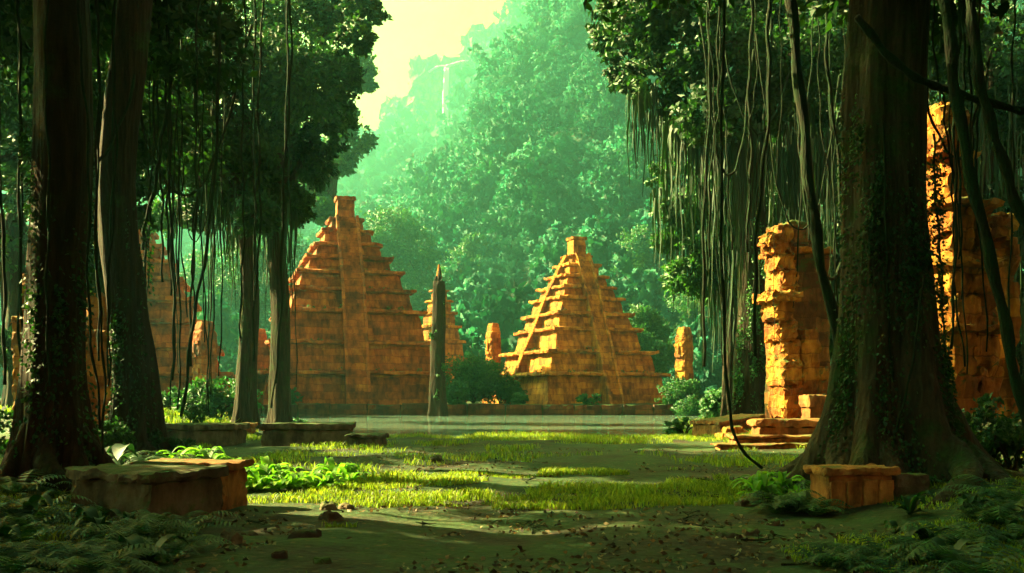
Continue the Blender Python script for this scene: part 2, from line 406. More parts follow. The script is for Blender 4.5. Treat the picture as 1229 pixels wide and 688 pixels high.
def grid(xs, ys):
    X, Y = np.meshgrid(xs, ys)
    v = np.stack([X, Y, height(X, Y)], 2).reshape(-1, 3)
    nx, ny = len(xs), len(ys)
    i = (np.arange(ny - 1)[:, None] * nx + np.arange(nx - 1)[None, :]).reshape(-1, 1)
    return v, i + np.array([[0, 1, nx + 1, nx]])
xs = np.concatenate([np.linspace(-2100, -260, 70)[:-1], np.linspace(-260, -45, 70)[:-1], np.linspace(-45, -14, 60)[:-1], np.linspace(-14, 14, 130)[:-1], np.linspace(14, 45, 60)[:-1], np.linspace(45, 260, 70)[:-1], np.linspace(260, 2100, 70)])
ys = np.concatenate([np.linspace(-900, -5, 30)[:-1], np.linspace(-5, 30, 130)[:-1], np.linspace(30, 60, 75)[:-1], np.linspace(60, 104, 45)[:-1], np.linspace(104, 110, 16)[:-1], np.linspace(110, 200, 40)[:-1], np.linspace(200, 1800, 170)[:-1], np.linspace(1800, 2700, 20)])
v, f = grid(xs, ys)
tag(mesh_obj('ground', v, f, M['ground']), kind='structure')
mb = MB(); mb.add([(-48, 44, -.12), (30, 44, -.12), (30, 105.7, -.12), (-48, 105.7, -.12)], [(0, 1, 2, 3)])
tag(mb.build('pond_water', M['water']), kind='structure')

# ------------------------------------------------------------------ pyramids
def pyramid(label, loc, rz, tiers, z0, temple, mat, stairs, seed, stair_w=2.2, group='stepped pyramids'):
    """tiers: (half side, z of the tier's top) from the bottom up; z relative to loc"""
    root = empty('stepped_pyramid', loc, rz, label, 'pyramid', group)
    zb = z0
    for i, (h, zt) in enumerate(tiers):
        led = min(.42, (zt - zb) * .28); out = .16 + .012 * h
        a = MB(); stone_box(a, (0, 0, zb - (.05 if i else .6)), (2 * h - .1, 2 * h - .1, zt - led - zb + (.05 if i else .6)), 0, .55, .10, .08, .07, seed + i)
        t = a.build('tier', mat, root, False)
        b = MB(); stone_box(b, (0, 0, zt - led), (2 * (h + out) - .1, 2 * (h + out) - .1, led), 0, .4, .12, .10, 0, seed + i + 40)
        b.build('ledge', mat, t, False)
        zb = zt
    w, hgt = temple
    a = MB(); stone_box(a, (0, 0, zb - .03), (w, w, hgt * .84), 0, .25, .06, .04, .06, seed + 77)
    t = a.build('temple', mat, root)
    b = MB(); stone_box(b, (0, 0, zb + hgt * .84 - .05), (w * 1.12, w * 1.12, hgt * .16), 0, .25, .06, .05, 0, seed + 78)
    b.build('roof', mat, t)
    # doorway: a recessed dark opening framed by jambs and a lintel on the front
    d = MB()
    for sx in (-1, 1): stone_box(d, (sx * w * .2, -w / 2 - .03, zb), (.14, .22, hgt * .5), 0, .2, .03, .015, 0, seed + 3)
    stone_box(d, (0, -w / 2 - .03, zb + hgt * .5), (w * .62, .24, .16), 0, .2, .03, .015, 0, seed + 5)
    d.build('doorframe', mat, t)
    # the stair hugs the outer corner of every tier
    prof = [(h + .16 + .012 * h, zt) for h, zt in tiers]
    k0 = (prof[0][0] - prof[2][0]) / (prof[2][1] - prof[0][1])
    prof = [(prof[0][0] + k0 * (prof[0][1] - z0), z0)] + prof
    PZ = [p[1] for p in prof]; PD = [p[0] for p in prof]
    ztop = PZ[-1]; n = 58
    w0 = stair_w
    for ang in stairs:
        stair_w = w0 if ang == 0 else w0 * .6
        a = MB()
        for i in range(n):
            za = z0 + (ztop - z0) * i / n; zc = z0 + (ztop - z0) * (i + 1) / n
            dd = float(np.interp(zc, PZ, PD)); dn = max(.4, dd - 2.2)
            o = .03 * random.Random(seed * 100 + i).uniform(-1, 1)
            vs = [(-stair_w / 2, -dd + o, za - .4), (stair_w / 2, -dd - o, za - .4), (stair_w / 2, -dn, za - .4), (-stair_w / 2, -dn, za - .4)]
            vs += [(x, y, zc) for x, y, _ in vs]
            a.add(vs, [(0, 1, 5, 4), (1, 2, 6, 5), (2, 3, 7, 6), (3, 0, 4, 7), (4, 5, 6, 7), (3, 2, 1, 0)])
        st = a.build('staircase', mat, root)
        st.rotation_euler.z = ang
        for sx in ((-1, 1) if ang == 0 else ()):
            b = MB(); x0 = sx * (stair_w / 2 + .17)
            m_ = 40; ring = []
            for i in range(m_ + 1):
                zc = z0 + (ztop + .1 - z0) * i / m_; dd = float(np.interp(zc, PZ, PD)) + .10
                e = .06 * float(fbm(i * .9, seed + sx, seed=2))
                ring.append([(x0 - .16, -dd - e, zc + .10 + e), (x0 + .16, -dd - e, zc + .10 + e), (x0 + .16, -dd + 1.6, zc - .3), (x0 - .16, -dd + 1.6, zc - .3)])
            vs = [p for r_ in ring for p in r_]; fs = []
            for i in range(m_):
                for s in range(4):
                    fs.append((i * 4 + s, i * 4 + (s + 1) % 4, i * 4 + 4 + (s + 1) % 4, i * 4 + 4 + s))
            fs += [(3, 2, 1, 0), (m_ * 4, m_ * 4 + 1, m_ * 4 + 2, m_ * 4 + 3)]
            b.add(vs, fs); b.build('balustrade', mat, st)
    return root
cl = P(414, 480, 119)
_p1 = pyramid('tallest brown stepped pyramid, its front in shade, left of the dead trunk', (cl.x, 119, 0), R(17),
        [(10.2, 4.7), (9.3, 8.1), (8.1, 11.7), (7.0, 14.2), (6.0, 16.3), (4.9, 18.1), (3.85, 19.8), (2.9, 21.5), (1.95, 23.0)], .9, (2.1, 2.7), M['pyr'], (0,), 11, 2.0)
def ledge_plants(root, tiers, z0, seed, n=46):
    rr = random.Random(seed); cl_ = []
    for i in range(n):
        k = min(len(tiers) - 2, int(rr.random() ** 1.8 * (len(tiers) - 1))); h, zt = tiers[k]; h2 = tiers[k + 1][0]
        a = rr.uniform(-h, h); d = rr.uniform(h2 + .15, h + .1); r = rr.uniform(.18, .5)
        x, y = [(a, -d), (-d, a)][rr.random() < .35]
        cl_.append(((x, y, zt + r * .25), r))
    v, f, cn = clump_leaves(cl_, 420, .2, .11, np.random.default_rng(seed), .8, .8)
    mesh_obj('ledge_plants', v, f, M['leaf_mid'], root, False, None, cn)
ledge_plants(_p1, [(10.2, 4.7), (9.3, 8.1), (8.1, 11.7), (7.0, 14.2), (6.0, 16.3), (4.9, 18.1)], .9, 5)
cr = P(692, 480, 122)
_p2 = pyramid('stepped pyramid with its left side glowing yellow in the sun', (cr.x, 122, 0), R(24),
        [(8.1, 4.7), (7.1, 7.3), (5.8, 10.0), (5.05, 11.9), (4.3, 13.8), (3.55, 15.2), (2.85, 16.6), (2.15, 18.0), (1.45, 19.1)], .9, (1.75, 2.3), M['pyr_r'], (0, R(-90)), 23, 1.3)
ledge_plants(_p2, [(8.1, 4.7), (7.1, 7.3), (5.8, 10.0), (5.05, 11.9), (4.3, 13.8)], .9, 6, 40)
ca = P(160, 480, 104)
pyramid('orange stepped pyramid half hidden behind the left tree trunks', (ca.x, 104, 0), R(14),
        [(10, 4.2), (8.6, 7), (7.4, 9.5), (6.3, 11.8), (5.2, 13.9), (4.1, 15.8), (3.1, 17.5), (2.2, 19)], .8, (2.2, 2.4), M['pyr'], (0,), 37, 2.2)
# tiny far stepped tower with a spire
t = empty('stepped_tower', G(527, 165), R(32), 'small pale stepped tower with a spire behind the dead trunk', 'tower')
zb = -.5
for i, (h, hh) in enumerate([(3.2, 6.5), (2.8, 2.2), (2.35, 2.0), (1.9, 1.8), (1.4, 1.6), (.95, 1.4)]):
    a = MB(); stone_box(a, (0, 0, zb), (2 * h, 2 * h, hh * .8), 0, .5, .12, .07, .06, 60 + i); q = a.build('tier', M['pyr_r'], t)
    b = MB(); stone_box(b, (0, 0, zb + hh * .8 - .02), (2 * h + .5, 2 * h + .5, hh * .2), 0, .5, .1, .06, 0, 80 + i); b.build('ledge', M['pyr_r'], q)
    zb += hh
a = MB(); tube(a, [(0, 0, zb - .2), (0, 0, zb + .8), (0, 0, zb + 1.6), (0, 0, zb + 3.4)], [.6, .45, .5, .12], 10); a.build('spire', M['pyr_r'], t)

t.scale = (1.08, 1.08, 1.24)

# retaining wall of the plaza
a = MB(); x = -45.0; i = 0
rr = random.Random(4)
while x < 23:
    w = rr.uniform(2.2, 4.2)
    stone_box(a, (x + w / 2, 105.9 + rr.uniform(-.06, .06), -.9), (w - .04, 1.2, 1.95 + rr.uniform(-.1, .12)), 0, .5, .08, .06, .03, i); x += w; i += 1
w_ = a.build('retaining_wall', M['wallred'])
tag(w_, 'low red brown stone embankment along the far side of the pond', 'wall')

# ------------------------------------------------------------------ carved standing stones
def stela(label, base, w, h, rz, mat, seed, kind=0):
    root = empty('carved_stela', base, rz, label, 'carved stone', 'standing carved stones')
    a = MB(); stone_box(a, (0, 0, -.4), (w * 1.35, w * 1.1, h * .16 + .4), 0, w * .16, .05, .04, 0, seed); a.build('plinth', mat, root)
    a = MB(); stone_box(a, (0, 0, h * .15), (w, w * .8, h * .45), 0, w * .12, .1, .05, .08, seed + 1); sh = a.build('shaft', mat, root)
    b = MB()
    for k in range(3): stone_box(b, (0, -w * .41, h * (.2 + .12 * k)), (w * .66, w * .12, h * .06), 0, w * .1, .03, .02, 0, seed + 5 + k)
    b.build('relief', mat, sh)
    a = MB(); stone_box(a, (0, 0, h * .58), (w * 1.08, w * .95, h * .34), 0, w * .1, w * .28, .05, .1, seed + 2); hd = a.build('carved_head', mat, root)
    b = MB()
    stone_box(b, (0, -w * .48, h * .66), (w * .2, w * .2, h * .13), 0, w * .07, .04, .02, .3, seed + 9)
    for s in (-1, 1): stone_box(b, (s * w * .25, -w * .46, h * .75), (w * .3, w * .13, h * .035), 0, w * .07, .02, .01, 0, seed + 10 + s)
    stone_box(b, (0, -w * .47, h * .61), (w * .42, w * .12, h * .03), 0, w * .07, .02, .01, 0, seed + 12)
    b.build('face_carving', mat, hd)
    a = MB(); stone_box(a, (0, 0, h * .91), (w * .8, w * .7, h * .09), 0, w * .1, .08, .05, .25, seed + 3); a.build('cap', mat, root)
    return root
stela('carved stone head pillar among bushes just left of the sunlit pyramid', G(592, 128), 1.75, 10.3, R(-56), M['pyr_r'], 3)
stela('small glowing carved pillar standing among shrubs right of the sunlit pyramid', G(821, 112), 1.75, 8.7, R(-58), M['pyr_r'], 4)
stela('weathered carved pillar seen among vines beside the half hidden pyramid', G(246, 95), 2.1, 8.9, R(-50), M['pyr'], 5)
# red conical shrine
t = empty('stone_shrine', G(314, 112), R(10), 'small red pointed shrine glimpsed between two slim trunks', 'shrine')
a = MB(); stone_box(a, (0, 0, -.4), (3.4, 3.4, 3.4), 0, .4, .1, .07, .05, 5); a.build('base', M['pyr'], t)
a = MB(); stone_box(a, (0, 0, 2.95), (2.9, 2.9, 5.6), 0, .4, .1, .07, .75, 6); a.build('roof', M['pyr'], t)

# ------------------------------------------------------------------ ruins on the right
def pbox(mb, px0, py0, px1, py1, Y, dep, base, seed, **kw):
    """block spanning those columns and rows at depth Y (its front), in coordinates of base"""
    a, b = P(px0, py1, Y), P(px1, py0, Y)
    stone_box(mb, ((a.x + b.x) / 2 - base.x, Y + dep / 2 - base.y, a.z - base.z), (b.x - a.x, dep, b.z - a.z), seed=seed, **kw)
b0 = G(962, 40)
t = empty('ruined_gateway', b0, R(13), 'broken stone gateway with a jutting arch stump, its left edge sunlit', 'ruin')
K = dict(res=.13, rnd=.08, rough=.065)
def part(name, mat, root, base, boxes, **kw):
    a = MB()
    for i, (x0, y0, x1, y1, Y, dep) in enumerate(boxes):
        k = dict(K); k.update(kw); pbox(a, x0, y0, x1, y1, Y, dep, base, int(x0 + y0) % 97, **k)
    return a.build(name, mat, root)
part('pier', M['ruin'], t, b0, [(937, 462, 962, 502, 39.6, 1.4), (934, 432, 960, 463, 39.5, 1.4), (936, 408, 958, 433, 39.7, 1.3), (930, 384, 954, 409, 39.6, 1.3), (925, 360, 948, 385, 39.5, 1.3)])
part('ledge', M['ruin'], t, b0, [(918, 350, 958, 361, 39.2, 1.8)])
part('arch_stump', M['ruin'], t, b0, [(934, 322, 956, 351, 39.6, 1.2), (929, 303, 950, 323, 39.5, 1.2), (922, 288, 946, 304, 39.5, 1.1), (915, 281, 934, 295, 39.4, 1.0), (930, 270, 948, 289, 39.5, 1.2)])
tw = part('tower_wall', M['ruin_shaded'], t, b0, [(950, 300, 1002, 505, 40.3, 2.2), (946, 266, 975, 301, 40.2, 1.8), (975, 282, 992, 301, 40.4, 1.5)])
part('buttress', M['ruin'], t, b0, [(962, 395, 985, 504, 39.7, .8), (985, 440, 1004, 505, 39.5, .9)])
part('cornice', M['ruin'], tw, b0, [(944, 296, 1006, 303, 40.05, 2.6)])
b1 = G(1160, 27)
t = empty('ruined_tower', b1, R(24), 'tall crumbling tower with a rounded sunlit top behind the giant tree', 'ruin')
part('body', M['ruin'], t, b1, [(1116, 450, 1158, 505, 26.1, 2.6), (1158, 440, 1198, 505, 26.25, 2.5), (1114, 396, 1150, 451, 26.15, 2.4), (1150, 396, 1194, 441, 26.3, 2.4), (1119, 356, 1160, 397, 26.2, 2.4), (1160, 350, 1192, 397, 26.35, 2.3), (1117, 318, 1148, 357, 26.3, 2.3), (1148, 318, 1190, 351, 26.25, 2.3), (1117, 280, 1140, 319, 26.25, 2.3), (1140, 246, 1186, 319, 26.55, 2.2), (1115, 246, 1141, 281, 26.2, 2.2)])
part('upper_tier', M['ruin'], t, b1, [(1114, 212, 1140, 241, 26.45, 1.8), (1140, 205, 1164, 241, 26.55, 1.7), (1116, 186, 1160, 213, 26.5, 1.8)])
part('rounded_top', M['ruin'], t, b1, [(1112, 124, 1156, 187, 26.5, 1.6)], rnd=.42)
part('ledge', M['ruin'], t, b1, [(1108, 238, 1196, 247, 26.0, 2.9), (1110, 312, 1198, 320, 26.0, 2.8), (1108, 390, 1203, 398, 25.9, 3.1), (1108, 182, 1168, 188, 26.2, 2.2)])
part('niche_frame', M['ruin'], t, b1, [(1140, 258, 1147, 300, 26.1, .5), (1164, 258, 1171, 300, 26.1, .5), (1137, 250, 1174, 259, 26.0, .55)])
aw = MB()
for i in range(8):                                              # voussoirs of the side arch
    a0 = math.pi * (i + .5) / 8
    c = P(1214, 300, 26.6); r_ = .62
    stone_box(aw, (c.x + r_ * math.cos(a0) - b1.x, 27.2 - b1.y, c.z + r_ * math.sin(a0) - .14 - b1.z), (.27, .9, .3), 0, .1, .03, .02, 0, i)
pbox(aw, 1189, 300, 1202, 505, 26.7, 1.0, b1, 5, **K); pbox(aw, 1227, 300, 1242, 505, 26.7, 1.0, b1, 6, **K)
pbox(aw, 1188, 252, 1244, 270, 26.7, 1.0, b1, 7, **K)
aw.build('side_arch', M['ruin'], t)
# ruin behind the left trunks
b2 = G(118, 48)
t = empty('ruined_tower', b2, 0, 'slim orange ruined tower glimpsed between the two dark left trunks', 'ruin')
part('body', M['ruin'], t, b2, [(100, 400, 146, 515, 47.5, 2.5), (103, 300, 142, 401, 47.7, 2.3)])
part('upper_tier', M['ruin'], t, b2, [(104, 215, 137, 301, 47.8, 2.0), (108, 186, 132, 216, 47.9, 1.7)])
part('ledge', M['ruin'], t, b2, [(98, 396, 149, 404, 47.2, 3.0), (100, 296, 146, 303, 47.4, 2.7)])
b3 = G(30, 46)
t = empty('ruined_wall', b3, 0, 'broken orange wall stump at the left edge behind the first trunk', 'ruin')
part('wall', M['ruin'], t, b3, [(14, 385, 52, 520, 46, 1.5), (22, 330, 47, 386, 46.1, 1.3)])
part('ledge', M['ruin'], t, b3, [(11, 380, 56, 388, 45.8, 1.9)])

# ------------------------------------------------------------------ slabs, low walls and blocks near the water
def slab(name, label, px0, py0, px1, Y, dep, hgt, mat, seed, rz=0, cat='stone slab', group='fallen slabs and low walls', cap=True, tilt=(0, 0)):
    g = G((px0 + px1) / 2, Y)
    w = (px1 - px0) / F * Y
    root = empty(name, (g.x, Y + dep / 2, g.z - .02), rz, label, cat, group)
    a = MB(); stone_box(a, (0, 0, -.25), (w, dep, hgt * .72 + .25), 0, .14, .05, .035, .03, seed, tilt); a.build('body', mat, root)
    a = MB(); stone_box(a, (0, 0, hgt * .72), (w + .14, dep + .14, hgt * .28), 0, .14, .05, .035, 0, seed + 1, tilt); a.build('cap_slab', mat, root)
    return root
slab('low_wall', 'low mossy stone wall between the left trunk and the pale gap', 190, 0, 283, 37, 1.6, .78, M['dark_block'], 1, R(-3), 'low wall')
slab('low_wall', 'long low broken wall with a sunlit top at the near edge of the pond', 312, 0, 418, 36, 1.7, .80, M['dark_block'], 2, R(4), 'low wall')
slab('stone_slab', 'flat lower slab at the right end of the long broken wall', 418, 0, 456, 34.5, 1.3, .48, M['dark_block'], 3, R(-8))
slab('stone_slab', 'long low slab behind the broken wall on the left bank', 222, 0, 300, 47, 1.4, .5, M['block'], 4, R(5))
slab('stone_slab', 'tilted slab with a bright sunlit top beside the pond', 846, 0, 922, 44, 2.2, .62, M['block'], 5, R(24), tilt=(.10, 0))
slab('low_wall', 'low square sunlit wall in front of the broken gateway', 912, 0, 1012, 35, 1.6, .95, M['block'], 6, R(-3), 'low wall')
slab('stone_block', 'small cube of stone glowing yellow on the low wall before the gateway', 969, 0, 989, 38.2, .7, 1.75, M['block'], 7, R(14), 'stone block')
slab('stone_block', 'brown stone block right of the glowing cube near the gateway', 990, 0, 1030, 38.6, .9, 1.55, M['block'], 8, R(-5), 'stone block')
for i, (x0, x1, Y, h_) in enumerate([(862, 1005, 33.0, .18), (880, 1010, 33.9, .36)]):
    slab('stone_step', ['lowest wide stone step leading up to the gateway wall', 'upper wide stone step leading up to the gateway wall'][i], x0, 0, x1, Y, .9, h_, M['block'], 9 + i, R(2), 'stone step', 'steps before the gateway')
# carved block in front of the giant tree
g = G(1031, 15)
t = empty('carved_block', (g.x, 15.35, .0), R(9), 'orange panelled stone block in front of the giant tree roots', 'stone block')
a = MB(); stone_box(a, (0, 0, -.2), (1.06, .66, .74), 0, .05, .025, .012, .02, 3); bd = a.build('body', M['panel'], t)
a = MB(); stone_box(a, (0, 0, .53), (1.2, .8, .12), 0, .05, .03, .016, 0, 4); a.build('cap_slab', M['panel'], t)
for i in range(4):
    a = MB(); stone_box(a, (-.40 + .262 * i, -.345, .02 + .006 * i), (.225, .07, .44 - .02 * (i % 2)), 0, .04, .02, .008, 0, 20 + i); a.build('panel', M['panel'], bd)
a = MB(); stone_box(a, (.92, .12, -.2), (.62, .6, .72), 0, .06, .05, .02, .04, 8); o = a.build('side_block', M['dark_block'], t)
# dark block lower left
g = G(165, 13.2)
t = empty('dark_block', (g.x - .05, 13.7, 0), R(-32), 'big dark stone block among ferns at lower left', 'stone block')
a = MB(); stone_box(a, (0, 0, -.2), (1.7, 1.25, .82), 0, .07, .05, .025, .03, 13); a.build('body', M['dark_block'], t)
a = MB(); stone_box(a, (0, 0, .61), (1.84, 1.38, .14), 0, .07, .05, .025, 0, 14); a.build('cap_slab', M['dark_block'], t)
g = G(225, 15.4)
t = empty('stone_slab', (g.x, 15.6, 0), R(-12), 'brown slab with a sunlit edge behind the big dark block', 'stone slab')
a = MB(); stone_box(a, (0, 0, -.2), (1.5, .9, .8), 0, .08, .05, .03, .02, 15); a.build('body', M['block'], t)
a = MB(); stone_box(a, (0, 0, .6), (1.62, 1.0, .12), 0, .08, .04, .02, 0, 16); a.build('cap_slab', M['block'], t)

# ------------------------------------------------------------------ trees
def flute_fn(n, amps, phase, seed):
    def fn(i, a):
        w = .5 + .5 * math.cos(n * a + phase + .6 * math.sin(a + seed))
        w2 = .5 + .5 * math.cos((n * 2 + 1) * a + phase * 2.3)
        return 1 + amps[i] * (w ** 1.6 * 1.0 + .25 * w2)
    return fn
def trunk_part(root, mat, base, top, r0, r1, flare, seed, n=5, sides=40, steps=30, lean=0.3, limbs=(), flare_h=1.0, name='trunk'):
    """local coordinates: base at the origin"""
    rr = random.Random(seed)
    h = top.z
    mid = [Vector((0, 0, -.5)), Vector((rr.uniform(-.1, .1), rr.uniform(-.1, .1), h * .12)), Vector((top.x * .35 + rr.uniform(-lean, lean), top.y * .35 + rr.uniform(-lean, lean), h * .4)),
           Vector((top.x * .7 + rr.uniform(-lean, lean), top.y * .7, h * .72)), top]
    pts = bez(mid, steps)
    # more rings near the flare
    zz = [p.z for p in pts]
    rad = [r1 + (r0 - r1) * (1 - min(1, max(0, p.z / h))) ** .9 for p in pts]
    amps = [flare * math.exp(-max(0, p.z) / flare_h) + .10 for p in pts]
    mb = MB(); tube(mb, pts, rad, sides, True, flute_fn(n, amps, rr.uniform(0, 6), seed))
    for (p, ra) in limbs:
        st = rr.uniform(.72, 1.0); k = int(st * (len(pts) - 1)); q = pts[k]
        m_ = (q + p) / 2 + Vector((rr.uniform(-.5, .5), rr.uniform(-.5, .5), (p - q).length * .12))
        l = bez([q, m_, p], 8); tube(mb, l, [rad[k] * .55 * (1 - .8 * i / 8) + .02 for i in range(9)], 8)
    v = np.array(mb.v); nzv = fbm(v[:, 0] * 2.3 + seed, v[:, 1] * 2.3, v[:, 2] * .6, seed=9, oct=4)
    v[:, :2] += (v[:, :2] / (np.linalg.norm(v[:, :2], axis=1, keepdims=True) + .3)) * (nzv * r0 * .14)[:, None]
    mb.v = [tuple(p) for p in v]
    return mb.build(name, mat, root, True)
def roots(root, mat, n, r, length, seed, a0=0, spread=2 * math.pi, rise=.9, base=None):
    rr = random.Random(seed)
    for i in range(n):
        a = a0 + spread * (i + rr.uniform(-.2, .2)) / n
        L = length * rr.uniform(.7, 1.2); pts = []
        for k in range(12):
            t = k / 11
            aa = a + .35 * math.sin(t * 4 + i)
            d = r * .55 + L * t
            zz = rise * (1 - t) ** 2.6 * rr.uniform(.95, 1.05)
            x, y = d * math.cos(aa), d * math.sin(aa)
            g_ = (gz(base.x + x, base.y + y) - base.z) if base is not None else 0
            pts.append((x, y, zz + g_ * min(1, t * 1.5) - .02 - .06 * t))
        mb = MB(); ph = rr.uniform(0, 6)
        tube(mb, bez(pts, 22), [r * .34 * (1 - i_ / 22) ** .8 + .025 for i_ in range(23)], 12, True, lambda i_, a_: 1 + .12 * math.cos(3 * a_ + i_ * .3 + ph))
        mb.build('root', mat, root, True)
def moss_part(root, spots, seed, mat=None, wid=.05, dens=60, name='hanging_moss'):
    """strands hanging down: spots = (x, y, z, radius, length) in local coordinates"""
    rng = np.random.default_rng(seed); V = []; Fq = []; n0 = 0
    for (x, y, z, r, L) in spots:
        n = int(dens)
        a = rng.uniform(0, 2 * np.pi, n); rad = r * np.sqrt(rng.uniform(0, 1, n))
        sx, sy = x + rad * np.cos(a), y + rad * np.sin(a)
        for i in range(n):
            l = L * rng.uniform(.25, 1.0) ** 1.3; m_ = 6; ang = rng.uniform(0, np.pi); w = wid * rng.uniform(.5, 1.5)
            dx, dy = math.cos(ang), math.sin(ang); zz = z + rng.uniform(-.5, .5) * r
            t = np.linspace(0, 1, m_)
            ox = .06 * np.sin(t * 7 + rng.uniform(0, 6)) * l * .25; ww = w * (1 - t * .8) * (1 + .4 * np.sin(t * 15 + rng.uniform(0, 6)))
            c = np.stack([sx[i] + ox, sy[i] + ox * .6, zz - l * t], 1)
            d = np.stack([ww * dx, ww * dy, 0 * ww], 1)
            V.append(np.stack([c - d, c + d], 1).reshape(-1, 3))
            k = n0 + np.arange(m_ - 1)[:, None] * 2
            Fq.append(k + np.array([[0, 1, 3, 2]])); n0 += 2 * m_
    return mesh_obj(name, np.concatenate(V), np.concatenate(Fq), mat or M['moss'], root, True)
def tree(name, label, base, topz, r0, r1, clumps, mat_leaf, mat_bark, seed, leaf=(.45, .24), per=2600, flare=.9, n=5, top=None, group=None, nlimb=8, flare_h=1.0, squash=.8, cat='tree', sides=40):
    """clumps in world coordinates (centre, radius)"""
    rng = np.random.default_rng(seed)
    root = empty(name, base, 0, label, cat, group)
    loc = [(Vector(c) - base, r) for c, r in clumps]
    tp = (Vector(top) - base) if top is not None else Vector((0, 0, topz - base.z))
    sel = sorted(loc, key=lambda c: -c[1])[:nlimb]
    trunk_part(root, mat_bark, base, tp, r0, r1, flare, seed, n=n, limbs=[(c, .1) for c, r in sel], flare_h=flare_h, sides=sides)
    v, f, cn = clump_leaves([(tuple(c), r) for c, r in loc], per, leaf[0], leaf[1], rng, squash)
    mesh_obj('crown', v, f, mat_leaf, root, False, None, cn)
    return root
def pc(lst, Y, jit=4, seed=0):
    rr = random.Random(seed); o = []
    for (px, py, r) in lst:
        y = Y + rr.uniform(-jit, jit); o.append((P(px, py, y), r / F * y))
    return o

# --- giant trees of the foreground
rng0 = random.Random(12)
SUN_DIR = Vector((math.sin(R(SUN_AZ)) * math.cos(R(SUN_EL)), math.cos(R(SUN_AZ)) * math.cos(R(SUN_EL)), math.sin(R(SUN_EL))))
# places the sun reaches: the canopy has gaps along these lines
GAPS = [P(225, 540, 15.6), P(285, 560, 18.5), P(330, 560, 18.5), P(380, 560, 18.5), P(430, 580, 19), P(500, 580, 18.5), P(560, 580, 19), P(630, 580, 19), P(700, 578, 19.5), P(760, 575, 19.5),
        P(1118, 150, 27), P(1118, 220, 27), P(1120, 290, 26.5), P(1122, 380, 26.5), P(925, 290, 39.5), P(928, 340, 39.5), P(940, 400, 39.6), P(940, 470, 39.6), P(880, 485, 45), P(950, 488, 36), P(978, 470, 38.5),
        P(340, 512, 36.8), P(390, 512, 36.8), P(470, 525, 45), P(560, 525, 45), P(650, 525, 45), P(740, 525, 45), P(820, 522, 44), P(250, 505, 47)]
def high_crown(c, n, spread, r, zs, seed):
    o = _high_crown(c, n, spread, r, zs, seed)
    def blocks(q, rad):
        for g_ in GAPS:
            w_ = q - g_
            if (w_ - SUN_DIR * w_.dot(SUN_DIR)).length < rad * .85 and w_.dot(SUN_DIR) > 0: return True
        return False
    return [(q, rad) for q, rad in o if not blocks(q, rad)] or o[:3]
def _high_crown(c, n, spread, r, zs, seed):
    rr = random.Random(seed); o = []
    for i in range(n):
        a = rr.uniform(0, 6.28); d = spread * math.sqrt(rr.uniform(0, 1))
        o.append((Vector((c[0] + d * math.cos(a), c[1] + d * math.sin(a), rr.uniform(*zs))), r * rr.uniform(.7, 1.2)))
    return o
A = G(68, 15.5)
tA = tree('giant_tree', 'broad dark trunk nearest the left edge of the clearing', A, 15, .41, .31, high_crown((A.x - 4.5, 14.5), 20, 6.0, 2.6, (11, 16.5), 1), M['leaf_dark'], M['bark_red'], 1, (.34, .19), 2200, 1.1, 5, group='giant trees around the clearing', flare_h=.8)
roots(tA, M['bark_red'], 6, .55, 1.5, 3, base=A)
B = G(156, 25.5)
tB = tree('giant_tree', 'second dark trunk from the left, flared at its mossy foot', B, 18, .47, .36, high_crown((B.x - 6, 34.5), 20, 5.5, 2.8, (13, 20), 2), M['leaf_dark'], M['bark_red'], 2, (.36, .2), 2200, 1.2, 5, group='giant trees around the clearing', flare_h=1.1)
roots(tB, M['bark_red'], 7, .65, 1.8, 5, base=B)
Rg = G(1068, 17.3)
tR = tree('giant_tree', 'giant mossy tree on the right with spreading buttress roots', Rg, 15, .72, .50, high_crown((Rg.x + 2, 18), 22, 7.5, 2.6, (10.5, 16), 3), M['leaf_dark'], M['bark_big'], 3, (.34, .19), 2200, 1.55, 6, group='giant trees around the clearing', flare_h=1.15, sides=72)
roots(tR, M['bark_big'], 9, 1.0, 2.3, 8, base=Rg, rise=1.15)
# --- slim pair on the left bank
Cb = G(295, 60); Db = G(336, 62)
tree('jungle_tree', 'left one of the two slim trunks on the left bank', Cb, 19, .58, .40,
     pc([(215, 40, 62), (285, 30, 70), (275, 110, 66), (205, 120, 55), (240, 185, 50), (285, 215, 45), (200, 60, 60), (250, 250, 32), (310, 258, 30), (150, 60, 60), (165, 10, 60), (300, 170, 46)], 60, 5, 1), M['leaf_dark'], M['bark'], 11, (.42, .22), 3200, .9, 5, group='slim tree pair on the left bank')
tree('jungle_tree', 'right one of the two slim trunks, its crown against the bright sky', Db, 19, .62, .42,
     pc([(350, 30, 70), (400, 15, 42), (425, 45, 24), (360, 105, 58), (396, 132, 32), (330, 175, 52), (372, 200, 30), (345, 245, 34), (310, 215, 40), (410, 90, 26), (390, 165, 26), (330, 90, 55), (436, 10, 26)], 62, 5, 2), M['leaf_dark'], M['bark'], 12, (.42, .22), 3200, .9, 5, group='slim tree pair on the left bank')
for o_, Yb, lst in ((0, 60, [(262, 220, 6), (270, 240, 7), (285, 250, 6), (240, 170, 5), (210, 130, 5)]), (1, 62, [(325, 230, 6), (338, 240, 7), (312, 240, 6), (345, 180, 5), (385, 195, 2.5)])):
    o_ = [q for q in COL.objects if q.get('group') == 'slim tree pair on the left bank'][o_]; sp = []
    for px, py, L in lst:
        p = P(px, py, Yb + random.Random(px).uniform(-4, 4)) - o_.location; sp.append((p.x, p.y, p.z, 1.1, L))
    moss_part(o_, sp, 15, wid=.06, dens=42)
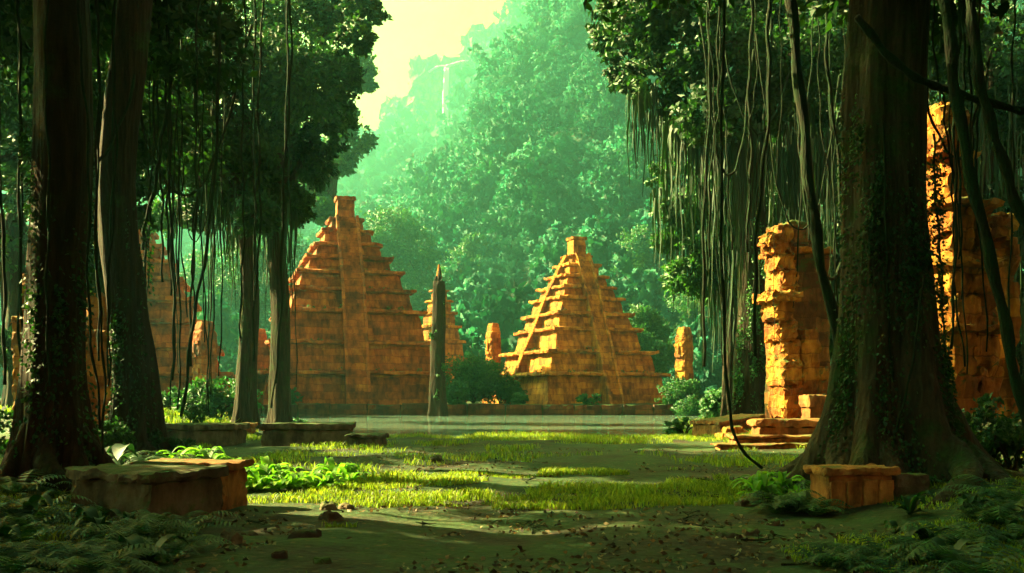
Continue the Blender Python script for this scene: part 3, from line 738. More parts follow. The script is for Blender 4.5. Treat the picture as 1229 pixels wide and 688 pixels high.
# --- trees of the right bank
E = G(902, 48)
tE = tree('jungle_tree', 'thick trunk on the right bank beside the tilted slab', E, 19, .78, .55,
     pc([(765, 35, 42), (748, 85, 28), (790, 95, 40), (822, 45, 55), (815, 140, 30), (860, 60, 60), (850, 140, 46), (905, 40, 60), (905, 125, 50), (960, 70, 58), (955, 150, 44), (1000, 40, 60), (730, 45, 24), (740, 5, 32), (870, 10, 60), (795, 5, 50), (930, 0, 60), (1010, 130, 45)], 48, 5, 3), M['leaf_dark'], M['bark'], 13, (.36, .19), 3300, .9, 5, group='trees of the right bank')
sp = []
rr = random.Random(3)
for px, py, L in [(770, 110, 4.5), (790, 130, 5), (812, 150, 6), (830, 150, 6.5), (850, 170, 7), (872, 170, 8.5), (895, 160, 9), (920, 170, 9), (945, 180, 9), (965, 170, 9.5), (985, 160, 10), (1005, 160, 10), (860, 90, 7), (930, 90, 8), (960, 120, 8)]:
    p = P(px, py, 48 + rr.uniform(-4, 3)) - E; sp.append((p.x, p.y, p.z, .75, L))
moss_part(tE, sp, 5, wid=.055, dens=46)
Fb = G(876, 66)
tF = tree('jungle_tree', 'thin bluish trunk in haze left of the thick right trunk', Fb, 20, .42, .3,
     pc([(800, 212, 20), (815, 258, 30), (798, 290, 18), (830, 330, 32), (850, 290, 34), (860, 230, 40), (845, 180, 40), (880, 180, 50), (862, 350, 24), (880, 320, 34), (900, 260, 46), (925, 330, 40)], 68, 4, 4), M['leaf_mid'], M['bark'], 14, (.46, .24), 3000, .8, 5, group='trees of the right bank')
sp = []
for px, py, L in [(800, 230, 5), (820, 290, 5), (850, 330, 6), (870, 330, 7), (900, 300, 9), (930, 320, 9)]:
    p = P(px, py, 66 + rr.uniform(-3, 3)) - Fb; sp.append((p.x, p.y, p.z, 1.1, L))
moss_part(tF, sp, 6, wid=.07, dens=40)
# leafy backdrop trees on the right behind the ruins
for i, (px, Y, lab, cl_) in enumerate([
        (1045, 58, 'dark leafy tree hidden behind the broken gateway', [(1000, 60, 60), (1060, 100, 70), (1010, 200, 55), (1060, 230, 60), (1005, 300, 45), (1050, 340, 55), (960, 220, 40), (1090, 40, 60), (1010, 400, 40), (1060, 430, 45), (970, 330, 35)]),
        (1190, 50, 'dark leafy tree behind the tall crumbling tower', [(1130, 50, 60), (1190, 60, 60), (1215, 160, 45), (1160, 150, 50), (1220, 260, 45), (1180, 300, 60), (1240, 340, 55), (1110, 200, 45), (1210, 430, 50), (1150, 420, 50), (1250, 100, 60)])]):
    b = G(px, Y)
    tX = tree('jungle_tree', lab, b, P(px, 60, Y).z, .6, .4, pc(cl_, Y, 3, 20 + i), M['leaf_dark'], M['bark'], 30 + i, (.44, .24), 3000, .8, group='trees of the right bank')
    sp = []
    for (qx, qy, r) in cl_[:8]:
        p = P(qx, qy + r * .4, Y - 2) - b; sp.append((p.x, p.y, p.z, r / F * Y * .8, 8))
    moss_part(tX, sp, 40 + i, wid=.06, dens=34)
# trees on the far left behind the trunks
for i, (px, Y, lab, cl_) in enumerate([
        (20, 62, 'dark leafy tree in the blue shade at the left edge', [(10, 40, 70), (60, 90, 70), (-10, 160, 60), (40, 230, 45), (-30, 290, 60), (100, 50, 70), (5, 420, 26)]),
        (128, 82, 'hazy green tree behind the vines near the half hidden pyramid', [(190, 110, 60), (220, 200, 40), (160, 190, 45), (200, 260, 30), (150, 120, 50)])]):
    b = G(px, Y)
    tree('jungle_tree', lab, b, P(px, 120, Y).z, .6, .4, pc(cl_, Y, 3, 50 + i), M['leaf_dark'] if i == 0 else M['leaf_mid'], M['bark'], 60 + i, (.5, .27), 2600, .8, group='trees of the left bank')

# --- emergent trees behind the tall pyramid
b = G(398, 168)
tree('emergent_tree', 'pale hazy tree rising behind the tallest pyramid on its left', b, P(410, 90, 168).z, .9, .5, pc([(426, 84, 25), (418, 176, 30), (404, 195, 20), (384, 252, 22), (400, 130, 24), (372, 230, 24), (410, 140, 18), (438, 100, 14)], 168, 4, 7), M['leaf_mid'], M['bark'], 71, (1.0, .55), 1700, .5, group='trees behind the pyramids')
back = [(478, 330, 'rounded pale tree just right of the tallest pyramid top', [(470, 275, 32), (450, 300, 26), (500, 300, 30), (470, 330, 40), (510, 350, 34), (450, 360, 35)]),
        (560, 400, 'faint rounded tree above the dead trunk tip', [(560, 330, 34), (590, 350, 30), (545, 370, 36), (600, 390, 34), (570, 300, 22)]),
        (640, 430, 'misty tree left of the sunlit pyramid top', [(640, 330, 30), (620, 360, 34), (655, 360, 30), (640, 395, 34)]),
        (772, 330, 'green tree right of the sunlit pyramid top', [(770, 300, 34), (800, 315, 30), (750, 335, 28), (790, 350, 36), (765, 370, 34)]),
        (770, 170, 'bushy green tree against the right flank of the sunlit pyramid', [(768, 385, 22), (782, 400, 24), (760, 410, 22), (790, 425, 24), (775, 440, 24)]),
        (850, 260, 'tall green tree behind the small glowing carved pillar', [(840, 360, 34), (870, 380, 34), (850, 410, 34), (830, 400, 22), (885, 420, 34), (860, 330, 30)]),
        (270, 260, 'bright green tree seen between the vines on the left', [(255, 330, 36), (290, 350, 36), (230, 350, 34), (270, 380, 40), (320, 370, 30), (300, 310, 28)]),
        (330, 300, 'hazy tree between the two slim left trunks', [(325, 290, 34), (350, 320, 34), (305, 330, 30), (330, 360, 38)])]
for i, (px, Y, lab, cl_) in enumerate(back):
    b = G(px, Y)
    tree('background_tree', lab, b, P(px, cl_[0][1], Y).z, .8, .4, pc(cl_, Y, 4, 80 + i), M['leaf_mid'], M['bark'], 90 + i, (1.1 * Y / 300, .62 * Y / 300), 2600, .5, group='trees behind the pyramids', sides=16)

# --- trees added outside the frame to shade the clearing
ps = G(-170, 12)
def shade_tree(x, y, lab, seed, zs=(8, 15), spread=6, n=16):
    b = Vector((x, y, gz(x, y)))
    return tree('shade_tree', lab, b, zs[1] - 1, .45, .3, high_crown((x, y), n, spread, 2.5, zs, seed), M['leaf_dark'], M['bark'], seed, (.42, .24), 2000, .9, group='trees around the clearing out of view')
for i, (x, y) in enumerate([(-14, 9), (-22, 14), (-15, 13), (-25, 17), (-16, 2), (-30, 38), (-20, 43), (12, 4), (15, 12)]):
    shade_tree(x, y, 'tree added around the clearing to shade it', 200 + i, zs=(7, 17) if x < 0 else (8, 15))

# --- forest on the hillside
shade_tree(-17, 25.0, 'tree added around the clearing to shade it', 250, (14, 26), 4.5, 20)  # added to keep the giant right trunk in shade
_sh = [o for o in COL.objects if o.name.startswith('shade_tree')]
for i, (x, y) in enumerate([(-11, -5), (-4, -9), (4, -10), (11, -6), (-19, -10), (0, -18), (18, -12), (-27, 4), (20, 2), (-10, -17), (10, -17), (24, 22), (22, 10)]):
    c = copy_tree(_sh[i % 7]); c.location = (x, y, gz(x, y)); c.rotation_euler.z = i * 1.3  # copies added behind and beside the camera to cut ambient light
rng = np.random.default_rng(77)
def lump_mesh(nl, seed, ll):
    r_ = np.random.default_rng(seed); cl_ = []
    for i in range(7):
        a = r_.uniform(0, 6.28); d = r_.uniform(0, 3.4); cl_.append(((d * math.cos(a), d * math.sin(a), r_.uniform(5, 10)), r_.uniform(2.2, 3.6)))
    return clump_leaves(cl_, nl, ll, ll * .6, r_, .85)
variants = [lump_mesh(170, 300 + i, 1.2) for i in range(6)]; fine = [lump_mesh(420, 320 + i, .72) for i in range(6)]
V = []; Fq = []; NV = []; n0 = 0
pts = []
for k in range(34000):
    y = 205 + 1560 * rng.uniform(0, 1) ** 1.7; x = rng.uniform(-.62, .62) * y
    pts.append((x, y))
pts = np.array(pts); hz = height(pts[:, 0], pts[:, 1])
keep = []; cell = {}
for (x, y), z in zip(pts, hz):
    s = 10.0 if y < 400 else (11.5 if y < 600 else (21.0 if y < 1040 else 36.0))
    key = (round(x / s), round(y / s), s)
    if key in cell: continue
    cell[key] = 1; keep.append((x, y, z))
special = []
for j, (x, y, z) in enumerate(keep):
    px, py = CX + F * x / y, HY - F * (z + 8 - EYE) / y
    if 505 < px < 585 and 30 < py < 185 and y > 1250: continue       # the cliff stands here
    if 560 < y < 960 and 560 < px < 800 and len(special) < 60 and rng.random() < .35:
        special.append((x, y, z))
    sky_el = (z + 30 - EYE) / y                                     # skip what the nearer ridge hides even from a few metres aside
    if y > 850:
        tt = np.linspace(.3, .93, 14); pass
        if min(float(((height(x * tt + o_, y * tt) - EYE) / (y * tt)).max()) for o_ in (-12, 12)) > sky_el + .02: continue
    v, f, cn = (fine if 380 < y < 900 else variants)[j % 6]
    a = rng.uniform(0, 6.28); s = rng.choice([.6, .75, .9, 1.1, 1.7]) * rng.uniform(.85, 1.15) * (1.25 if y < 400 else (1.9 if y < 600 else (3.4 if y < 1040 else 4.6)))
    w = np.stack([v[:, 0] * math.cos(a) - v[:, 1] * math.sin(a), v[:, 0] * math.sin(a) + v[:, 1] * math.cos(a), v[:, 2] * rng.uniform(.85, 1.35)], 1) * s + np.array([x, y, z - 3 * s])
    NV.append(np.stack([cn[:, 0] * math.cos(a) - cn[:, 1] * math.sin(a), cn[:, 0] * math.sin(a) + cn[:, 1] * math.cos(a), cn[:, 2]], 1))
    V.append(w); Fq.append(f + n0); n0 += len(v)
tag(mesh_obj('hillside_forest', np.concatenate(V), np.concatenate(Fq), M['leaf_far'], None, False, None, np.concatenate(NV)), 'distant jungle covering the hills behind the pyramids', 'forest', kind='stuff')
proto = None
for j, (x, y, z) in enumerate(special):
    if proto is None:
        proto = empty('hillside_tree', (0, 0, 0), 0, 'tall jungle tree standing out on the hazy hillside', 'tree', 'trees standing out on the hillside')
        a = MB(); tube(a, bez([(0, 0, -2), (.2, 0, 4), (0, .2, 9)], 8), [.7 - .05 * i for i in range(9)], 10); a.build('trunk', M['bark'], proto, True)
        r_ = np.random.default_rng(9); cl_ = [((0, 0, 13), 3.4), ((2.6, .5, 10.5), 3), ((-2.6, -.6, 10.8), 3.0), ((.4, 2.6, 9.5), 2.8), ((-.4, -2.8, 9), 3), ((1.8, -2, 7), 2.5), ((-2.2, 1.8, 6.6), 2.5)]
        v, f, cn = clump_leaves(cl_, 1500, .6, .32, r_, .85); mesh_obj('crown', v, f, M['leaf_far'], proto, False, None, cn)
        c = proto
    else: c = copy_tree(proto)
    s = rng.uniform(2.4, 3.8); c.location = (x, y, z - 1); c.scale = (s, s, s * rng.uniform(.9, 1.2)); c.rotation_euler.z = rng.uniform(0, 6.28)

# --- cliff and waterfall
c0 = P(545, 150, 1600)
t = empty('cliff', (c0.x, 1600, c0.z - 40), 0, 'pale rocky cliff high on the hill at the edge of the bright sky', 'cliff')
a = MB()
for (bx, by, bz, sx_, sy_, sz_, rz_, tp_, sd_) in [(-16, 52, -80, 120, 112, 230, 0, .12, 4), (68, 72, -40, 120, 112, 244, .3, .15, 5), (-80, 72, -60, 84, 96, 156, -.3, .2, 6)]:
    stone_box(a, (bx, by, bz), (sx_, sy_, sz_), rz_, 7, 14, 9, tp_, sd_)
a.build('rock_face', M['cliff'], t, False)
wt = P(535, 80, 1586)
a = MB()
rw = np.random.default_rng(5)
for s in range(9):
    x0 = wt.x + rw.uniform(-3, 3); pts_ = []
    for i in range(12):
        q = i / 11; pts_.append((x0 + 1.2 * math.sin(q * 5 + s) + (x0 - wt.x) * q * .4, 1594 - 18.0 * math.sqrt(q) - rw.uniform(0, 1.8), wt.z + 2 - 92 * q))
    tube(a, pts_, [1.2 + .9 * i / 11 for i in range(12)], 6)
tube(a, bez([(wt.x + 54, 1612, wt.z + 20), (wt.x + 26, 1600, wt.z + 12), (wt.x, 1592, wt.z + 2)], 10), 2.4, 6)
tube(a, bez([(wt.x - 34, 1606, wt.z - 6), (wt.x - 14, 1596, wt.z + 2.8), (wt.x, 1592, wt.z + 2)], 10), 2.0, 6)
tag(a.build('waterfall', M['fall'], None, True), 'thin white waterfall dropping from the pale cliff', 'waterfall')

# ------------------------------------------------------------------ dead trunk, fallen log
b = G(526, 101)
t = empty('dead_tree', b, 0, 'tall broken dead trunk standing at the edge of the pond', 'dead tree')
trunk_part(t, M['bark_red'], b, Vector((.05, 0, P(526, 338, 101).z - b.z)), .80, .58, .5, 41, n=4, sides=40, flare_h=1.6, lean=.15)
a = MB()
for i, (dx, dy, hh, rr_) in enumerate([(.1, .05, 1.7, .3), (-.25, .1, .9, .25), (.3, -.2, .6, .22)]):
    z0_ = P(526, 338, 101).z - b.z - .3
    tube(a, bez([(dx, dy, z0_), (dx * 1.1 + .03, dy, z0_ + hh * .6), (dx + .05, dy, z0_ + hh)], 6), [rr_ * (1 - .13 * k) for k in range(7)], 9, True, lambda i_, a_: 1 + .2 * math.cos(3 * a_ + i_))
a.build('splintered_top', M['bark_red'], t, True)
v, f, cn = clump_leaves([((-.5, -.3, 9), .5), ((.4, -.5, 5), .6), ((-.4, -.5, 2.5), .7), ((.3, -.3, 12), .4)], 900, .3, .17, np.random.default_rng(3), 1.8)
mesh_obj('creeper', v, f, M['leaf_mid'], t, False)
# ------------------------------------------------------------------ bushes
def bush(label, px, Y, r, seed, mat='leaf_mid', leaf=.35, per=1800, group='bushes around the pond', py=None, n=5, wide=1.0):
    b = G(px, Y)
    rr = random.Random(seed); cl_ = []
    for i in range(n):
        a = rr.uniform(0, 6.28); d = r * .6 * rr.uniform(.2, 1)
        cl_.append(((d * math.cos(a) * wide, d * math.sin(a), r * rr.uniform(.3, .75)), r * rr.uniform(.4, .65)))
    root = empty('leafy_bush', b, 0, label, 'bush', group)
    v, f, cn = clump_leaves(cl_, per, leaf, leaf * .5, np.random.default_rng(seed), .85)
    # enough leaves whatever the bush's size
    mesh_obj('foliage', v, f, M[mat], root, False, None, cn)
    a = MB()
    for c, rd in cl_:
        tube(a, bez([(0, 0, -.1), (c[0] * .4, c[1] * .4, c[2] * .6), c], 6), [.05 * r ** .5 * (1 - .1 * i) for i in range(7)], 6)
    a.build('stem', M['bark'], root, True)
    return root
bush('tallest dark round bush between the dead trunk and the carved head pillar', 568, 113, 5.0, 1, per=2600)
bush('lower bush at the foot of the carved head pillar', 600, 116, 3.2, 2, per=2200)
bush('small bush at the right foot of the dead trunk', 548, 107.5, 2.2, 3)
bush('low bush at the left corner of the sunlit pyramid', 622, 107.2, 1.3, 4)
bush('low green bush in front of the sunlit pyramid stairs', 708, 107.2, 1.1, 5, wide=2)
bush('green bush at the right corner of the sunlit pyramid', 815, 108, 2.6, 6)
bush('wide bush under the small glowing carved pillar', 838, 104, 2.8, 7)
bush('bright bush at the right end of the far bank', 862, 92, 2.6, 8)
bush('leafy bush at the foot of the thin bluish trunk', 868, 70, 1.9, 9)
bush('low spreading bush at the near right corner of the pond', 822, 47, .85, 10, 'leaf_mid', .16, 2600, wide=2.2)
bush('green bush beside the two slim left trunks', 262, 68, 2.7, 11, per=2400)
bush('small bush between the half hidden pyramid and the pond', 205, 76, 1.8, 12)
bush('low bush under the right slim trunk', 360, 66, .9, 13, leaf=.25)
bush('little bright bush in front of the broken gateway', 955, 37.6, .75, 14, 'leaf_mid', .16, 2200)
bush('bush behind the brown block near the gateway', 1010, 39.5, 1.2, 15, 'leaf_mid', .2, 2200)
bush('dark bush at the foot of the tall crumbling tower', 1190, 24, 1.3, 16, 'leaf_dark', .18, 2600)
bush('low dark bush at the right edge beside the giant roots', 1215, 19, .9, 17, 'leaf_dark', .14, 2600)
bush('dark bush behind the first left trunk', 40, 21, 1.1, 18, 'leaf_dark', .16, 2600)
bush('dark bush at the foot of the second left trunk', 205, 26, .9, 19, 'leaf_dark', .15, 2600)
bush('dark bush between the first and second left trunks', 108, 22, 1.0, 20, 'leaf_dark', .15, 2600)
bush('dark bush on the left bank behind the low mossy wall', 230, 52, 1.2, 21, 'leaf_dark', .2, 2000)
bush('bush at the left foot of the tallest pyramid', 352, 107.6, 1.4, 22)

# ------------------------------------------------------------------ ferns and broad plants
def fern_mesh(seed, nf=11, L=.75, leaflets=15, wid=.16, arch=.55):
    rr = random.Random(seed); V = []; Fc = []
    for k in range(nf):
        a = 2 * math.pi * (k + rr.uniform(-.3, .3)) / nf; l = L * rr.uniform(.65, 1.15); up = arch * rr.uniform(.7, 1.3)
        d = Vector((math.cos(a), math.sin(a), 0)); s = Vector((-d.y, d.x, 0)); pts = []
        for i in range(leaflets + 1):
            t = i / leaflets; pts.append(d * (l * (t * .85 + .06)) + Vector((0, 0, l * up * (1.9 * t - 1.55 * t * t) + .02)))
        for i in range(leaflets):
            t = i / leaflets; w = wid * l * (math.sin(math.pi * min(1, .12 + t * .9)) ** .8) * 1.3
            p, q = pts[i], pts[i + 1]; tdir = (q - p)
            for sg in (-1, 1):
                tip = p + s * sg * w + tdir * 1.1 - Vector((0, 0, w * .3)); n0 = len(V)
                V += [p, p + tdir * .85, tip]; Fc.append((n0, n0 + 1, n0 + 2))
    return V, Fc
def broad_mesh(seed, n=24, L=.62, w=.075):
    rr = random.Random(seed); V = []; Fc = []
    for k in range(n):
        a = rr.uniform(0, 6.28); l = L * rr.uniform(.55, 1.15); up = rr.uniform(.35, 1.3)
        d = Vector((math.cos(a), math.sin(a), 0)); s = Vector((-d.y, d.x, 0)); m_ = 7; n0 = len(V)
        for i in range(m_ + 1):
            t = i / m_; c = d * (l * t * .85) + Vector((0, 0, l * up * (1.7 * t - 1.3 * t * t) + .02))
            ww = w * l / L * math.sin(math.pi * min(.97, .06 + t * .94)) ** .7
            V += [c - s * ww + Vector((0, 0, ww * .35)), c, c + s * ww + Vector((0, 0, ww * .35))]
        for i in range(m_):
            b_ = n0 + i * 3; Fc += [(b_, b_ + 1, b_ + 4, b_ + 3), (b_ + 1, b_ + 2, b_ + 5, b_ + 4)]
    return V, Fc
def plants(name, protos, spots, mat, group, cat):
    me = []
    for (V_, F_) in protos:
        o = mesh_obj(name, V_, F_, mat, None, True); me.append(o)
    used = set()
    for i, (px, Y, s, lab) in enumerate(spots):
        k = i % len(me)
        if k not in used: o = me[k]; used.add(k)
        else: o = me[k].copy(); COL.objects.link(o)
        o.location = G(px, Y, -.02); o.scale = (s, s, s * random.Random(i).uniform(.8, 1.15)); o.rotation_euler = (0, 0, random.Random(i + 50).uniform(0, 6.28))
        tag(o, lab, cat, group)
ra = random.Random(21)
sp = []
for i in range(26): sp.append((ra.uniform(-10, 215), ra.uniform(9.2, 12.6), ra.uniform(.6, 1.1), 'dark green fern on the shaded ground at lower left'))
for i in range(12): sp.append((ra.uniform(10, 140), ra.uniform(13, 16.5), ra.uniform(.7, 1.2), 'dark fern around the foot of the first left trunk'))
for i in range(9): sp.append((ra.uniform(115, 235), ra.uniform(19, 23.5), ra.uniform(.9, 1.4), 'fern below the second left trunk'))
for i in range(9): sp.append((ra.uniform(925, 992), ra.uniform(14.6, 17.2), ra.uniform(.7, 1.15), 'fern on the left side of the orange panelled block'))
for i in range(10): sp.append((ra.uniform(995, 1130), ra.uniform(15.9, 16.3), ra.uniform(.6, .95), 'fern on the roots behind the orange panelled block'))
for i in range(16): sp.append((ra.uniform(1060, 1240), ra.uniform(9.5, 14), ra.uniform(.7, 1.2), 'dark fern on the shaded ground at lower right'))
for i in range(6): sp.append((ra.uniform(990, 1075), ra.uniform(10.2, 11.2), ra.uniform(.5, .8), 'dark fern in front of the orange panelled block'))
plants('fern', [fern_mesh(i) for i in range(4)], sp, M['fern'], 'ferns on the forest floor', 'fern')
sp = []
for i in range(18): sp.append((275 + i * 8.3 + ra.uniform(-4, 4), ra.uniform(17.8, 19.2), ra.uniform(.5, .95), 'bright broad leaved plant in the row beside the sunlit grass'))
for i in range(6): sp.append((ra.uniform(195, 260), ra.uniform(22, 24), ra.uniform(.8, 1.2), 'broad leaved plant at the foot of the second left trunk'))
for i in range(8): sp.append((ra.uniform(905, 965), ra.uniform(16, 18.5), ra.uniform(.6, 1.0), 'broad leaved plant beside the ferns near the panelled block'))
plants('broad_leaf_plant', [broad_mesh(i) for i in range(4)], sp, M['leaf_bright'], 'broad leaved plants of the clearing', 'plant')

sp = []
for i in range(9): sp.append((ra.uniform(-5, 200), ra.uniform(9.6, 12.4), ra.uniform(.4, .75), 'dark broad leaved plant among the ferns at lower left'))
for i in range(9): sp.append((ra.uniform(1075, 1235), ra.uniform(10, 14), ra.uniform(.4, .75), 'dark broad leaved plant among the ferns at lower right'))
for i in range(6): sp.append((ra.uniform(60, 150), ra.uniform(16, 19), ra.uniform(.9, 1.4), 'dark broad leaved plant behind the big dark brown block'))
plants('broad_leaf_plant', [broad_mesh(30 + i, 13, .6, .12) for i in range(3)], sp, M['leaf_dark'], 'dark broad leaved plants', 'plant')

# ------------------------------------------------------------------ grass and litter
def grass(n, region, hgt, seed, mask):
    r_ = np.random.default_rng(seed)
    y = r_.uniform(region[2], region[3], n); x = r_.uniform(region[0], region[1], n)
    k = (fbm(x * .45, y * .45, seed=31, oct=3) + mask(x, y) > 0) & (pond(x, y) < -.1); x, y = x[k], y[k]; n = len(x)
    z = height(x, y); a = r_.uniform(0, 6.28, n); h = hgt * r_.uniform(.4, 1.2, n) * (1 + .5 * vnoise(x * 1.1, y * 1.1, seed=4)); w = h * .06 + .006
    l = r_.uniform(.2, .9, n) * h; b = r_.uniform(0, 6.28, n)
    p0 = np.stack([x - w * np.cos(a), y - w * np.sin(a), z - .02], 1); p1 = np.stack([x + w * np.cos(a), y + w * np.sin(a), z - .02], 1)
    m = np.stack([x + l * .35 * np.cos(b), y + l * .35 * np.sin(b), z + h * .62], 1); d = np.stack([w * np.cos(a), w * np.sin(a), 0 * w], 1) * .7
    tip = np.stack([x + l * np.cos(b), y + l * np.sin(b), z + h * .95], 1); dt = d * .12
    v = np.stack([p0, p1, m + d, m - d, tip + dt, tip - dt], 1).reshape(-1, 3)
    i = np.arange(n)[:, None] * 6
    return v, np.concatenate([i + np.array([[0, 1, 2, 3]]), i + np.array([[3, 2, 4, 5]])], 0)
def band(y0, y1, x0, x1, amt=1.2, lo=-.8):
    return lambda x, y: lo + (amt - lo) * sm(y0 - 1.0, y0 + .6, y) * sm(y1 + 1.5, y1 - 1, y) * sm(x0 - 1, x0 + 1, x) * sm(x1 + 1.5, x1 - 1.5, x)
va, fa = grass(120000, (-9, 9, 14, 24), .10, 1, band(16, 21.5, -6, 5, .45, -.9))
vf, ff = grass(26000, (-8, 7, 15, 23), .24, 6, band(16.5, 21, -6, 4, -.35, -1.2))
vb, fb = grass(90000, (-17, 17, 24, 52), .15, 2, band(40, 50, -14, 12, .6, -.28))
vc, fc = grass(30000, (-34, -12, 50, 100), .4, 3, lambda x, y: .1 + 0 * x)
vd, fd = grass(20000, (10, 32, 44, 100), .35, 4, lambda x, y: .0 + 0 * x)
ve, fe = grass(60000, (-9, 9, 7.5, 15), .08, 5, lambda x, y: -.75 + 1.0 * sm(3.2, 5.5, np.abs(x)))
V = []; Fq = []; n0 = 0
for v_, f_ in ((va, fa), (vf, ff), (vb, fb), (vc, fc), (vd, fd), (ve, fe)):
    V.append(v_); Fq.append(f_ + n0); n0 += len(v_)
tag(mesh_obj('grass', np.concatenate(V), np.concatenate(Fq), M['grass'], None, True), 'short yellow green grass of the clearing and the banks', 'grass', kind='stuff')
r_ = np.random.default_rng(8)
n = 9500
y = 7.5 + 26 * r_.uniform(0, 1, n) ** 1.6; x = r_.uniform(-.56, .56, n) * y
k = fbm(x * .5, y * .5, seed=44, oct=3) + .45 * sm(-1, -3.2, x) * sm(14, 10, y) > .05
x, y = x[k], y[k]; n = len(x)
c = np.stack([x, y, height(x, y) + .025], 1); d = r_.normal(size=(n, 3)); d[:, 2] *= .25
v, f = leaves(c, d, .085, .045, r_)
tag(mesh_obj('fallen_leaves', v, f, M['litter'], None, False), 'dry fallen leaves scattered over the dark forest floor', 'fallen leaves', kind='stuff')

def creeper(root, h, r0, flare, n, seed, a0=0, a1=6.28, leaf=.09, mat='leaf_mid'):
    r_ = np.random.default_rng(seed); k = 26
    ca_ = r_.uniform(a0, a1, k); cz = h * r_.uniform(0, 1, k) ** 1.6; cs = r_.uniform(.15, .5, k)
    w_ = r_.integers(0, k, n)
    a = ca_[w_] + r_.normal(0, .25, n) * cs[w_] * 1.6; z = cz[w_] + r_.normal(0, 1, n) * cs[w_] * 1.5; z = np.abs(z)
    r = r0 * (1.05 + flare * .8 * np.exp(-z)) + r_.uniform(-.04, .10, n)
    c = np.stack([r * np.cos(a), r * np.sin(a), z], 1)
    d = np.stack([np.cos(a), np.sin(a), -1.2 + 0 * a], 1) + r_.normal(size=(n, 3)) * .5
    v, f = leaves(c, d, leaf, leaf * .7, r_)
    mesh_obj('creeper', v, f, M[mat], root, False)
creeper(tA, 6, .40, .9, 1700, 1, 3.6, 6.6, .085, 'leaf_dark'); creeper(tB, 7, .45, 1.0, 1500, 2, 3.6, 6.6, .11, 'leaf_dark'); creeper(tR, 6.5, .78, 1.2, 5200, 3, 3.2, 6.4, .075, 'leaf_dark')
creeper(tE, 9, .85, .7, 3000, 4, 3.4, 6.2, .16)
ra = random.Random(77)
for i in range(22):
    Y = ra.uniform(8.5, 20); px = ra.uniform(260, 960); g = G(px, Y); a_ = ra.uniform(0, 6.28); L = ra.uniform(.3, 1.0)
    d = Vector((math.cos(a_), math.sin(a_), 0)); e = Vector((-d.y, d.x, 0))
    def gp(q): return Vector((q.x, q.y, gz(q.x, q.y) + .02))
    mb = MB(); c_ = bez([gp(g), gp(g + d * L * .5 + e * ra.uniform(-.1, .1)), gp(g + d * L) + Vector((0, 0, ra.uniform(0, .06)))], 8)
    tube(mb, c_, [.014 * (1 - .08 * k) for k in range(9)], 6)
    for t_ in (3, 5, 6):
        q = c_[t_]; tube(mb, [q, q + d * .12 + e * ra.choice((-1, 1)) * .12 + Vector((0, 0, .04)), q + d * .25 + e * ra.uniform(-.2, .2)], [.008, .006, .003], 5)
    tag(mb.build('fallen_twig', M['vine'], None, True), 'thin dry twig lying on the shaded forest floor', 'twig', 'twigs on the forest floor')
for i in range(26):
    side = ra.random()
    if side < .4: px, Y = ra.uniform(230, 420), ra.uniform(9, 16)
    elif side < .7: px, Y = ra.uniform(850, 990), ra.uniform(10, 16)
    else: px, Y = ra.uniform(400, 900), ra.uniform(22, 36)
    g = G(px, Y); sz = ra.uniform(.08, .3)
    mb = MB(); stone_box(mb, (g.x, g.y, g.z - sz * .25), (sz * ra.uniform(1, 1.7), sz, sz * ra.uniform(.5, .8)), ra.uniform(0, 3), sz * .2, sz * .25, sz * .12, .2, i)
    tag(mb.build('mossy_stone', M['dark_block'], None, True), 'small mossy stone half sunk in the forest floor', 'stone', 'small stones on the forest floor')
for i in range(12):
    px = ra.uniform(860, 1020); Y = ra.uniform(36.5, 38.8) if px > 915 else ra.uniform(38, 43); g = G(px, Y); sz = ra.uniform(.25, .6)
    mb = MB(); stone_box(mb, (g.x, g.y, g.z - .05), (sz * ra.uniform(1, 1.5), sz, sz * ra.uniform(.5, .8)), ra.uniform(0, 3), .12, .05, .03, .05, i, (ra.uniform(-.2, .2), ra.uniform(-.2, .2)))
    tag(mb.build('rubble_block', M['ruin'], None, False), 'broken block of rubble lying below the jagged gateway', 'rubble', 'rubble below the gateway')

# ------------------------------------------------------------------ vines
def vine(label, pts, rad, group='hanging vines and lianas', sway=.12, seed=0, name='hanging_vine', n=26):
    rr = random.Random(seed)
    q = bez(pts, n); s1, s2 = rr.uniform(0, 6), rr.uniform(0, 6)
    q = [p + Vector((sway * math.sin(i * .42 + s1) * .5 + sway * .3 * math.sin(i * 1.3 + s2), sway * math.cos(i * .35 + s2) * .5, 0)) for i, p in enumerate(q)]
    mb = MB(); tube(mb, q, [rad * (1 + .18 * math.sin(i * 1.7 + s1)) for i in range(len(q))], 7)
    o = mb.build(name, M['vine'], None, True); return tag(o, label, 'vine', group)
def pv(lst, Y): return [P(x, y, Y + (j * .15)) for j, (x, y) in enumerate(lst)]
vine('long vine curving down to the ground left of the tilted slab', pv([(868, -30), (866, 150), (868, 330), (872, 470), (885, 530), (915, 562)], 21), .035, seed=1, sway=.05)
vine('thick dark liana slanting from the canopy to behind the giant trunk', pv([(948, -20), (962, 150), (985, 300), (1012, 445), (1030, 540)], 24), .13, seed=2)
vine('thick liana slanting across the crumbling tower to the right edge', pv([(1128, -20), (1150, 110), (1178, 270), (1212, 420), (1245, 540)], 14.5), .085, seed=3, sway=.06)
vine('second slanting liana right of the crumbling tower top', pv([(1160, -20), (1180, 110), (1215, 230), (1270, 360)], 14), .075, seed=4, sway=.06)
vine('dark branch crossing the upper right in front of the giant trunk', pv([(1030, 20), (1090, 88), (1150, 112), (1250, 140)], 15), .06, seed=5, sway=.05, name='bare_branch')
vine('pale aerial root running down the face of the giant trunk', pv([(1062, 150), (1064, 330), (1072, 450), (1082, 520)], 16.35), .018, seed=6, sway=.03)
